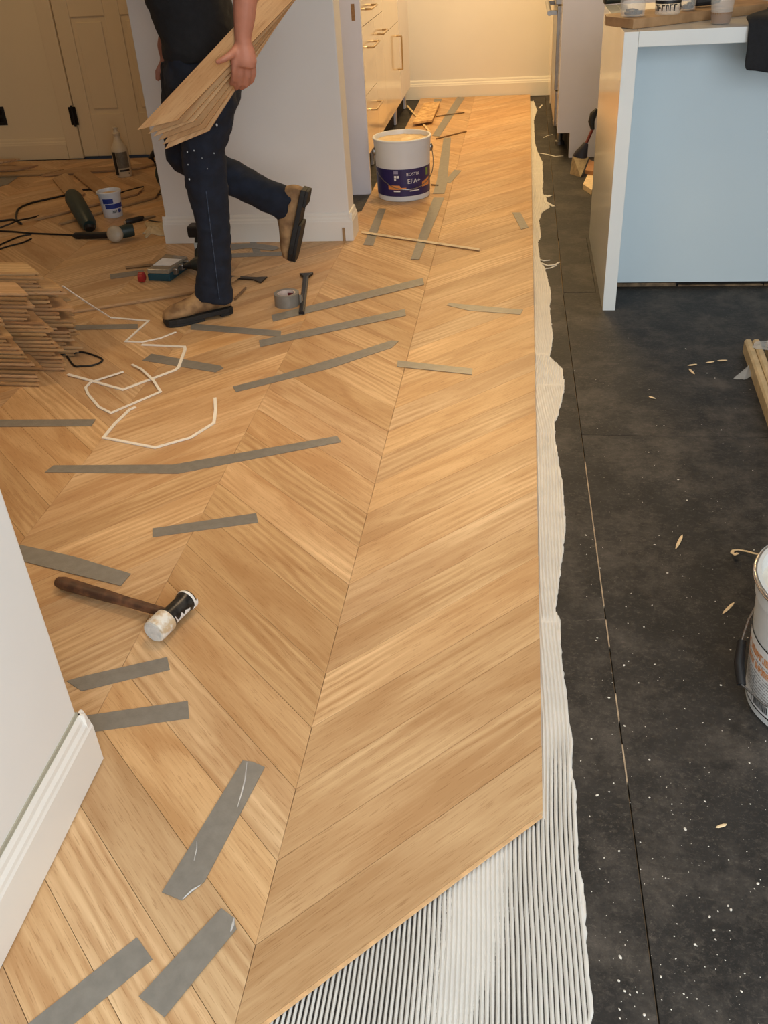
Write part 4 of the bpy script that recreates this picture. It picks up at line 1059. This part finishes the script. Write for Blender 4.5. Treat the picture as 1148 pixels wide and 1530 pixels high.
# small glue specks scattered over the underlay
random.seed(77); mbs = MB()
for i in range(330):
    for _ in range(20):
        px_, py_ = random.uniform(850,1148), 470+1060*random.random()**.7
        p = fl(px_, py_, ZU)
        if p.x > bx(p.y)+.012: break
    if (p-Vector((c2.x,c2.y,ZU))).length < .15 or p.y > 3.35: continue
    r_ = random.choice((.0005,.0006,.0008,.001,.0012,.0020))*random.uniform(.7,1.2)
    an = random.uniform(0,3.14); k = 6; el = random.uniform(.5,1.8)
    ring = [(p.x+r_*(el*math.cos(2*math.pi*j/k)*math.cos(an)-math.sin(2*math.pi*j/k)*math.sin(an)), p.y+r_*(el*math.cos(2*math.pi*j/k)*math.sin(an)+math.sin(2*math.pi*j/k)*math.cos(an)), ZU+.0002) for j in range(k)]
    n = len(mbs.v); mbs.add(ring+[(p.x,p.y,ZU+.0004+r_*.6)], [(j,(j+1)%k,k) for j in range(k)])
tag(mbs.build('glue_specks', P('glue_speck', (214,208,196), .5, var=.1)), 'tiny pale glue specks scattered over the charcoal underlay', 'debris', None, 'stuff')

gm = MB()
for pts, wd in (([(807,229),(818,231),(830,234),(842,233)], .012), ([(812,206),(818,203),(826,201)], .006), ([(813,292),(819,294),(823,292)], .02), ([(815,302),(822,306),(828,309)], .018), ([(808,393),(818,397),(830,396),(836,392)], .010), ([(812,402),(822,401),(832,397)], .008), ([(806,388),(813,390),(822,389)], .008), ([(810,157),(806,162)], .012)):
    gm.ribbon([fl(x, y, ZU+.0002) for x, y in pts], wd, .0022)
tag(gm.build('glue_smears', m_adh, bevel=.0008), 'white glue smears dragged across the underlay beside the adhesive strip', 'adhesive', None, 'stuff')
# notched trowel leaning by the island, scrap wood behind
def trowel():
    p00 = fl(852,260,ZU+.002); p10 = fl(868,265,ZU+.002); e = empty('floor_scraper', ((p00.x+p10.x)/2, p00.y, ZU), 'steel scraper blade with black socket and red shaft leaning at the island corner', 'scraper')
    yb_ = p00.y+.05; q00 = ony(856,232,yb_); q10 = ony(880,235,yb_-.01); th_ = Vector((0,.004,.002))
    m_ = MB(); m_.add([p00,p10,q10,q00,p00+th_,p10+th_,q10+th_,q00+th_], [(3,2,1,0),(4,5,6,7),(0,1,5,4),(1,2,6,5),(2,3,7,6),(3,0,4,7)]); m_.build('blade', P('scuffed_blade_steel', (150,136,112), .4, metal=.5, var=.2, scale=40), e)
    for t in (.32,.66):
        p = p00.lerp(p10, t).lerp(q00.lerp(q10, t), .55); MB().tube([p, p+Vector((0,-.004,.002))], .007, 10).build('bolt', m_white, e, smooth=50)
    m_sock = P('blue_black_socket', (28,28,44), .45)
    MB().limb([ony(867,236,yb_-.004), ony(869,229,yb_), ony(876,214,yb_+.02)], [.014,.016,.012], [.045,.036,.014], 12, b=(q10-q00).normalized()).build('socket', m_sock, e, smooth=50)
    MB().tube([ony(875,217,yb_+.018), ony(886,192,yb_+.05)], .0085, 10).build('shaft', P('dark_red_shaft', (116,44,34), .4), e, smooth=50)
    MB().limb([ony(886,194,yb_+.048), ony(884,182,yb_+.06), ony(887,171,yb_+.07), ony(892,163,yb_+.08)], [.010,.018,.02,.008], [.010,.014,.014,.008], 12).build('hand_grip', m_black, e, smooth=50)
trowel()
s = [fl(871,283,ZU), fl(884,292,ZU), fl(894,270,ZU), fl(880,264,ZU)]
tag(MB().prism([(p.x, p.y) for p in s], ZU+.0005, ZU+.028).build('scrap_block', m_lath, bevel=.001), 'pale wood offcut lying at the far corner of the island', 'offcut')
s = [fl(874,268,ZU), fl(886,270,ZU), fl(890,256,ZU), fl(880,252,ZU)]
tag(MB().prism([(p.x, p.y) for p in s], ZU+.029, ZU+.05).build('scrap_block', P('brown_offcut', (176,128,86), .6, var=.1), bevel=.001), 'brown wood offcut on top of the pale one by the island', 'offcut')

# ================================================================== THINGS ON THE ISLAND
m_board = P('brown_board', (150, 116, 80), .55, rgb2=(178, 142, 102), scale=18)
a = fl(944,43,IZ); b = fl(966,43,IZ)
bd = [fl(946,44,IZ), fl(965,44,IZ), fl(1128,24,IZ), fl(1240,10,IZ), fl(1240,-12,IZ), fl(1120,4,IZ), fl(958,30,IZ)]
y_b = bd[1].y
ang_b = math.atan2(fl(1128,24,IZ).y-bd[1].y, fl(1128,24,IZ).x-bd[1].x)
Mb = Matrix.Translation((bd[0].x, bd[0].y, IZ)) @ Matrix.Rotation(ang_b, 4, 'Z')
tag(MB(Mb).prism([(0,.0),(.04,-.004),(.62,0),(.62,.20),(.03,.20),(.0,.15)], .0005, .030).build('wooden_board', m_board, bevel=.002), 'brown wooden board lying on the island top under the plastic tubs', 'board')
m_clr = P('clear_plastic', (226, 226, 222), .06, var=.02, alpha=.20)
def cup(px, label, r0=.030, r1=.042, h=.115, z=IZ+.0005):
    p = fl(px[0], px[1], z); c = Vector((p.x, p.y+r0, z)); e = empty('coffee_cup', c, label, 'cup')
    MB().lathe([(.001,.002),(r0-.003,.002),(r0-.001,.004),(r0+(r1-r0)*.30,h*.3),(r0+(r1-r0)*.30-.001,h*.30),(.001,h*.30)], 24, c).build('coffee', P('milky_coffee', (140,98,60), .25), e, smooth=40)
    MB().lathe([(r0-.002,0),(r0,.002),(r1,h),(r1+.003,h),(r1+.003,h+.004),(r1-.001,h+.004),(r1-.0015,h),(r0-.0012,.003)], 28, c).build('plastic_wall', m_clr, e, smooth=40)
    MB().lathe([(r1-.002,h+.0045),(r1+.0035,h+.0045),(r1-.002,h+.012),(r1-.008,h+.016),(.001,h+.016)], 28, c).build('lid', m_clr, e, smooth=40)
cup((1079,37), 'clear plastic cup with milky coffee in front of the wooden board')
ZB = IZ+.0312
def tubc(px, r, h, label, band=None, dark=True):
    p = fl(px[0], px[1], ZB); c = Vector((p.x, p.y+r, ZB)); e = empty('plastic_container', c, label, 'container')
    MB().lathe([(r*.9,0),(r*.93,.002),(r,h),(r+.003,h),(r+.003,h+.003),(r-.001,h+.003),(r*.92,.003),(.001,.003)], 26, c).build('plastic_wall', m_clr, e, smooth=40)
    if dark:
        random.seed(int(px[0])); 
        for k in range(7):
            q_ = c+Vector((random.uniform(-.5,.5)*r, random.uniform(-.5,.5)*r, .004)); MB(Matrix.Translation(q_) @ Matrix.Rotation(random.uniform(0,3), 4, 'Z')).box(-.016, .016, -.006, .006, 0, random.uniform(.008,.02)).build('small_part', random.choice((m_black, m_iron, m_steel)), e, bevel=.002)
    if band:
        v, f = fakeprint(-r*1.1, r*1.1, .012, h*.42, None, '', .014); wrap(v, f, c, lambda z: r*.93+.07*r*z/h, math.atan2(-c.y, -c.x), 0, 'printed_band', m_black, e, .0012)
        v, f = patch(-r*1.2, r*1.2, .012+h*.42, .012+h*.62, 20); wrap(v, f, c, lambda z: r*.93+.07*r*z/h, math.atan2(-c.y, -c.x), 0, 'printed_band', m_black, e, .0013)
    return e
tubc((947,26), .042, .06, 'clear plastic container of small dark parts at the left end of the wooden board')
tubc((1000,23), .044, .05, 'clear plastic container with a black and white printed band', True, False)
tubc((1028,16), .03, .07, 'slim clear plastic container behind the printed one', None, True)
p = fl(1052,12,ZB); tag(MB().limb([(p.x-.035,p.y+.05,ZB+.018),(p.x-.02,p.y+.05,ZB+.018),(p.x+.035,p.y+.06,ZB+.02),(p.x+.06,p.y+.06,ZB+.02)], [.01,.017,.018,.012], [.014,.024,.024,.016], 14).build('black_pouch', P('dark_grey_pouch', (46,46,48), .6)), 'dark grey pouch lying on the wooden board beside the coffee cup', 'pouch')
p = fl(918,8,IZ); tag(MB(Matrix.Translation((p.x+.01,p.y+.06,IZ+.0185)) @ Matrix.Rotation(.35, 4, 'Z') @ Matrix.Rotation(math.pi/2, 4, 'Y')).lathe([(.012,-.05),(.018,-.046),(.018,.03),(.012,.036),(.010,.05),(.001,.05)], 18).build('dark_tube', P('dark_bottle', (44,50,46), .3), smooth=40), 'small dark tube lying at the left edge of the island top', 'tube')
# black jacket draped over the front edge of the island
def jacket():
    pL = [fl(1104,-2,IZ+.02), ]
    x0 = onx(1112,60,.0) if False else None
    fy = IY0-.014
    top = []
    def ex(px, py): return ony(px, py, fy)
    left = [(1121,32,None),(1119,60,None),(1114,85,None),(1110,104,None)]
    rows = []
    zt = IZ+.012; yb = IY0+.30
    # path over the counter: from back to the front edge and down
    xl_top = fl(1108,2,zt).x; xl_edge = ex(1121,24).x
    zb = ex(1112,106).z
    prof = [(yb,zt,xl_top+.01),(IY0+.15,zt+.006,xl_top),(IY0+.06,zt+.002,xl_edge-.005),(IY0+.01,zt,xl_edge),(IY0-.012,zt-.012,xl_edge),(fy,zt-.045,xl_edge),(fy-.004,(zt+zb)/2,ex(1117,66).x),(fy-.006,zb+.03,ex(1111,98).x),(fy-.005,zb,ex(1113,107).x)]
    n = 20; W_ = .42; vs = []; fs = []
    for i, (y, z, xl) in enumerate(prof):
        for j in range(n+1):
            x = xl+W_*j/n; fold = .010*math.sin(j*1.7+i*.15)+.006*noise.noise(Vector((x*9, i*.5, 0)))
            if i >= 4: vs.append((x, min(y+fold*.9-.006, IY0-.003), z-(.03*(j/n) if i == 8 else 0)+(.004*math.sin(j*1.3) if i == 8 else 0)))
            else: vs.append((x, y, max(z+abs(fold), IZ+.003)))
            if i and j: k = i*(n+1)+j; fs.append((k-1, k, k-n-1, k-n-2))
    m_ = MB(); m_.add(vs, fs); o = m_.build('black_jacket', P('black_fleece', (24,26,30), .9, var=.2, scale=120, bump=.2, bscale=400), smooth=80)
    so_ = o.modifiers.new('solid', 'SOLIDIFY'); so_.thickness = .010; so_.offset = 1
    sb = o.modifiers.new('sub', 'SUBSURF'); sb.levels = 1; sb.render_levels = 2
    tag(o, 'black jacket draped over the front edge of the island', 'jacket')
jacket()

# ================================================================== PERSON CARRYING PLANKS
m_skin = P('skin', (176, 118, 96), .55, var=.06, scale=30)
m_shirt = P('black_cotton', (20, 20, 22), .9, var=.2, scale=60, bump=.15, bscale=300)
m_jean = P('dark_blue_denim', (19, 27, 42), .9, var=.3, scale=26, bump=.2, bscale=600)
m_boot = P('tan_nubuck', (168, 134, 92), .8, rgb2=(118, 88, 58), scale=22, bump=.15)
m_sole = P('black_rubber_sole', (26, 25, 24), .7, var=.2)
NY_, FY_, MY_ = 3.31, 3.53, 3.42      # near leg, far leg, body midline
def O(px, py, y): return ony(px, py, y)
# --- skin: head, neck, arms, hands, torso core, one continuous mesh
sk = MB()
def chain(pts, r, n=12): sk.tube(pts, r, n, up=(0.13,.99,.05))
hipx = O(302,80,MY_).x
chest = Vector((hipx-.07, MY_, 1.30)); neckb = Vector((hipx-.10, MY_, 1.47)); headc = Vector((hipx-.155, MY_, 1.645))
sk.limb([(hipx,MY_,.95),(hipx-.02,MY_,1.08),tuple(chest),(hipx-.09,MY_,1.42),tuple(neckb)], [.09,.09,.105,.09,.05], [.13,.13,.15,.14,.055], 20)
sk.limb([tuple(neckb-Vector((-.005,0,.03))), tuple(headc-Vector((-.02,0,.07)))], [.055,.055], [.052,.052], 16)
sk.ell(headc, (.095,.076,.12), 20, 14); sk.ell(headc+Vector((-.03,0,-.055)), (.068,.058,.068), 16, 10)
sk.limb([tuple(headc+Vector((-.088,0,.02))), tuple(headc+Vector((-.108,0,-.012))), tuple(headc+Vector((-.112,0,-.026))), tuple(headc+Vector((-.088,0,-.034)))], [.008,.012,.012,.006], [.009,.013,.015,.010], 10)
for sy in (-1, 1):
    sk.ell(headc+Vector((.012, sy*.078, -.005)), (.016,.009,.03), 10, 8)
    sk.limb([tuple(headc+Vector((-.092, sy*.045, .028))), tuple(headc+Vector((-.096, sy*.015, .030)))], [.006,.007], [.008,.008], 8)
    sk.limb([tuple(headc+Vector((-.094, sy*.022, -.066))), tuple(headc+Vector((-.099, 0, -.066)))], [.008,.009], [.01,.01], 8)
# near (left) arm
shN = Vector((hipx-.07, MY_-.185, 1.41)); AY = 3.10
wr = O(364,62,AY); el = O(369,-62,AY+.01)
elb = Vector((el.x+.0, AY+.01, el.z))
chain([shN+Vector((0,.06,.0)), shN, shN.lerp(elb,.45), elb+Vector((-.01,0,.02)), elb, elb.lerp(wr,.3), elb.lerp(wr,.7), wr+Vector((0,0,.012)), wr-Vector((0,0,.01))], [.055,.056,.050,.042,.041,.040,.034,.027,.026])
# near hand on the plank bundle
kn = [O(350,92,AY-.022), O(360,96,AY-.006), O(370,98,AY+.012), O(378,97,AY+.03)]
palm = O(364,80,AY)
sk.limb([wr+Vector((0,0,.005)), O(364,74,AY), O(364,88,AY), O(363,99,AY)], [.024,.036,.043,.041], [.022,.028,.030,.027], 14)
tips = [[O(350,106,AY-.018), O(349,118,AY-.004), O(345,126,AY+.016)], [O(360,112,AY-.002), O(358,126,AY+.012), O(352,133,AY+.03)], [O(371,113,AY+.016), O(368,127,AY+.028), O(360,133,AY+.044)], [O(379,109,AY+.034), O(376,121,AY+.044), O(369,127,AY+.056)]]
for k_, tp in zip(kn, tips):
    chain([palm.lerp(k_,.55), k_]+tp, [.012,.0108,.0098,.0090,.0072], 10)
chain([O(354,74,AY-.012), O(345,82,AY-.036), O(335,88,AY-.048), O(323,94,AY-.052)], [.015,.0125,.0108,.0080], 10)
# far (right) arm hanging ahead of the hip
shF = Vector((hipx-.08, MY_+.185, 1.41)); elF = Vector((hipx-.11, MY_+.24, 1.13)); wrF = O(249,80,MY_+.24)
chain([shF-Vector((0,.06,0)), shF, shF.lerp(elF,.5), elF, elF.lerp(wrF,.35), wrF+Vector((0,0,.02)), wrF], [.055,.058,.052,.045,.045,.032,.029])
sk.limb([wrF+Vector((0,0,.01)), wrF+Vector((-.006,0,-.05)), wrF+Vector((-.012,0,-.09))], [.022,.026,.022], [.03,.042,.04], 14)
for i_, dy in enumerate((-.03,-.01,.01,.03)):
    b_ = wrF+Vector((-.012, dy, -.085)); ln = (.062,.072,.068,.052)[i_]
    chain([b_+Vector((0,0,.02)), b_, b_+Vector((-.006,0,-ln*.5)), b_+Vector((.010,0,-ln))], [.011,.0105,.0095,.0075], 10)
chain([wrF+Vector((-.005,-.028,-.02)), wrF+Vector((-.03,-.042,-.055)), wrF+Vector((-.038,-.040,-.085))], [.013,.0115,.0085], 10)
person = remeshed(sk, 'person', m_skin, .0052, 3)
tag(person, 'person in black T-shirt, dark jeans and tan boots walking with planks in hand', 'person')
# --- shirt
st = MB()
st.limb([tuple(O(303,86,MY_)), (hipx+.0,MY_,.985), (hipx-.01,MY_,1.06), (hipx-.045,MY_,1.2), (hipx-.065,MY_,1.32), (hipx-.085,MY_,1.41), (hipx-.095,MY_,1.465), (hipx-.10,MY_,1.485)],
        [.126,.132,.135,.14,.142,.115,.075,.062], [.165,.17,.172,.185,.2,.195,.11,.066], 28)
st.limb([shN+Vector((0,.07,.01)), shN, shN.lerp(elb,.35), shN.lerp(elb,.62)], [.07,.078,.07,.064], [.07,.078,.07,.064], 16)
st.limb([shF-Vector((0,.07,-.01)), shF, shF.lerp(elF,.35), shF.lerp(elF,.62)], [.07,.078,.07,.064], [.07,.078,.07,.064], 16)
remeshed(st, 't_shirt', m_shirt, .009, 4, person, .007, 11)
# --- jeans
jn = MB()
def ringpx(rows, y, rb):
    c = []; ra = []
    for py, xl, xr in rows:
        a, b = O(xl,py,y), O(xr,py,y); c.append((a+b)/2); ra.append((b-a).length/2)
    jn.limb(c, ra, rb, 20)
near = [(447,291,347),(430,293,346),(390,296,345),(350,296,344),(315,290,342),(285,281,340),(255,275,337),(220,272,336),(185,272,345),(155,270,353),(125,264,351)]
ringpx(near, NY_, [.062,.064,.066,.068,.07,.074,.078,.084,.092,.098,.10])
jn.limb([tuple(O(287,100,FY_)), tuple(O(285,150,FY_)), tuple(O(282,190,FY_)), tuple(O(280,222,FY_)), tuple(O(281,238,FY_))], [.112,.110,.098,.086,.066], [.10,.096,.09,.084,.066], 20)
jn.ell(O(280,228,FY_), (.084,.082,.080), 18, 12)
jn.limb([tuple(O(277,226,FY_)), tuple(O(292,238,FY_)), tuple(O(318,252,FY_)), tuple(O(352,268,FY_)), tuple(O(390,288,FY_)), tuple(O(425,304,FY_)), tuple(O(434,308,FY_))], [.062,.076,.070,.064,.060,.063,.060], [.07,.078,.07,.066,.062,.06,.055], 20)
jn.limb([tuple(O(305,160,MY_)), tuple(O(304,125,MY_)), tuple(O(302,95,MY_)), tuple(O(300,76,MY_))], [.12,.132,.122,.118], [.15,.178,.166,.160], 28)
jeans = remeshed(jn, 'jeans', m_jean, .0085, 4, person, .0055, 15)
# stitched side seam and light hem line
sp_ = []
m_st = P('light_denim_stitch', (56, 68, 88), .8, var=.5, scale=120)
for k_ in range(25):
    py = 285+ (447-285)*k_/24; xx = 302+ (322-302)*k_/24
    sp_.append(O(xx+6, py, NY_-.0755+.012*k_/24))
MB().tube(sp_, .0016, 5).build('side_seam', m_st, jeans)
# paint flecks
m_fl = P('paint_fleck', (190, 196, 200), .6)
random.seed(4)
for (fx, fy_, r_) in ((324,187,.005),(280,227,.0035),(290,225,.003),(281,246,.0025),(320,229,.0025),(302,236,.002),(283,268,.004),(310,252,.002)):
    p = O(fx, fy_, NY_-.098 if fy_ < 200 else NY_-.087); MB().ell(p, (r_*.7,.002,r_), 8, 6).build('paint_fleck', m_fl, jeans, smooth=60)
# --- boots
def boot(heel, toe, upv, label):
    # local frame: x from heel to toe, z up the shin
    X = (toe-heel); L_ = X.length; X.normalize(); Z = (upv-X*upv.dot(X)).normalized(); Yv = Z.cross(X)
    Mx = Matrix((X, Yv, Z)).transposed().to_4x4(); Mx.translation = heel
    k = L_/.29
    def B(v): return Vector(v)*k
    secs = [(.004,.028,.080),(.02,.038,.112),(.06,.042,.130),(.10,.044,.126),(.13,.046,.112),(.17,.050,.094),(.21,.053,.082),(.25,.049,.072),(.28,.036,.058),(.290,.018,.040)]
    rs = []
    for x, hw, h in secs:
        r_ = []
        for j in range(16):
            a = 2*math.pi*j/16; cy = math.cos(a); sz = math.sin(a)
            yy = hw*(abs(cy)**.75)*(1 if cy >= 0 else -1); zz = .026+(h-.026)*(.5+.5*(abs(sz)**.8)*(1 if sz >= 0 else -1))
            if sz > 0: yy *= (1-.35*sz*sz)
            r_.append(B((x, yy, zz)))
        rs.append(r_)
    mb = MB(Mx); mb.rings(rs)
    mb.limb([B((.055,0,.07)), B((.055,0,.12)), B((.058,0,.165))], [.044*k,.043*k,.046*k], [.040*k,.041*k,.044*k], 16, b=(0,1,0))
    o = mb.build('boot', m_boot, person, smooth=55); tag(o, label)
    so = []
    for z0, z1, g_ in ((0,.012,.004),(.012,.031,.0055)):
        n = 20; top = []
        for s_ in (1,-1):
            for x, hw, h in (secs if s_ > 0 else secs[::-1]): top.append((x*k if x > .01 else (x-.004)*k, s_*(hw+g_)*k))
        m2 = MB(Mx)
        if z0 == 0:
            hp = [p for p in top if p[0] < .095*k]; fp = [p for p in top if p[0] > .12*k]
            for pl in (hp, fp):
                m2.prism(pl, z0*k, z1*k)
        else: m2.prism(top, z0*k, z1*k)
        m2.build('sole', m_sole, o, bevel=.002)
    lc = MB(Mx)
    for i in range(4):
        x = .105+i*.022; z = .106-i*.012
        lc.tube([B((x,-.022,z-.012)), B((x+.006,0,z+.002)), B((x,.022,z-.012))], .0022*k, 6)
    lc.build('lace', P('brown_lace', (70,56,44), .8), o)
    return o
hN = fl(346,465); tN = fl(249,486); hN.z = .001; tN.z = .001
boot(hN, hN+(tN-hN).normalized()*.268, Vector((0,0,1)), 'tan boot standing flat')
hF = O(464,284,FY_); tF = O(444,385,FY_)
tF = hF+(tF-hF).normalized()*.285
boot(hF, tF, (O(330,262,FY_)-O(440,308,FY_)), 'tan boot lifted behind')
# --- hair
hr = MB(); hr.ell(headc+Vector((.012,0,.028)), (.094,.081,.104), 20, 14)
hair = remeshed(hr, 'hair', P('dark_brown_hair', (48,36,28), .8, var=.3, scale=120, bump=.4, bscale=300), .008, 2, person, .004, 40)
for sy in (-1, 1):
    MB().ell(headc+Vector((-.089, sy*.030, .008)), (.008,.012,.006), 10, 8).build('eye', m_white, person, smooth=60)
    MB().ell(headc+Vector((-.0965, sy*.030, .008)), (.002,.005,.005), 10, 8).build('iris', m_black, person, smooth=60)

# --- carried planks
YP = AY-.02
tipp = [(205,194),(221,200),(229,204),(236,210),(243,216),(246,223)]; corn = [(264,180),(279,181),(290,181),(299,186),(306,191),(311,196)]
lbls = ['topmost carried oak plank, its whole face showing', 'second carried oak plank just under the topmost one', 'third carried oak plank in the middle of the hand-held bundle', 'fourth carried oak plank in the hand-held bundle', 'fifth carried oak plank near the bottom of the hand-held bundle', 'lowest carried oak plank of the hand-held bundle']
for i in range(6):
    yy = YP+.0150*i; A0 = O(*tipp[i], yy); C0 = O(*corn[i], yy); tt = i/5
    d0 = (O(390,-2,yy+.03)-O(205,194,yy)).normalized(); d1 = (O(437,0,yy+.03)-O(311,196,yy)).normalized()
    ax = d0.lerp(d1, tt).normalized(); cw = C0-A0; wv = (cw-ax*cw.dot(ax)); wv_n = wv.normalized()
    nn = ax.cross(cw).normalized()
    if nn.y > 0: nn = -nn
    o_ = A0; Lp = .66
    fr4 = [o_, o_+cw, o_+cw+ax*(Lp-.06), o_+ax*Lp]
    t4 = [p-nn*.0138 for p in fr4]
    # local frame so that the grain follows the plank
    Mloc = Matrix((ax, wv_n, ax.cross(wv_n))).transposed().to_4x4(); Mloc.translation = o_
    inv = Mloc.inverted(); me = bpy.data.meshes.new('floor_plank')
    me.from_pydata([inv @ p for p in fr4+t4], [], [(0,1,2,3),(7,6,5,4),(4,5,1,0),(5,6,2,1),(6,7,3,2),(7,4,0,3)])
    bm = bmesh.new(); bm.from_mesh(me); bmesh.ops.recalc_face_normals(bm, faces=bm.faces); bm.to_mesh(me); bm.free()
    me.materials.append(m_wood); o = bpy.data.objects.new('floor_plank', me); link(o); o.matrix_world = Mloc; WL[o] = o_
    v = (1.0, .86, .95, .88, 1.02, 1.05)[i]; o.color = (v, v*.985, v*.96, 1)
    tag(o, lbls[i], 'plank', 'oak planks carried in one hand')
print('planks in floor', nb)
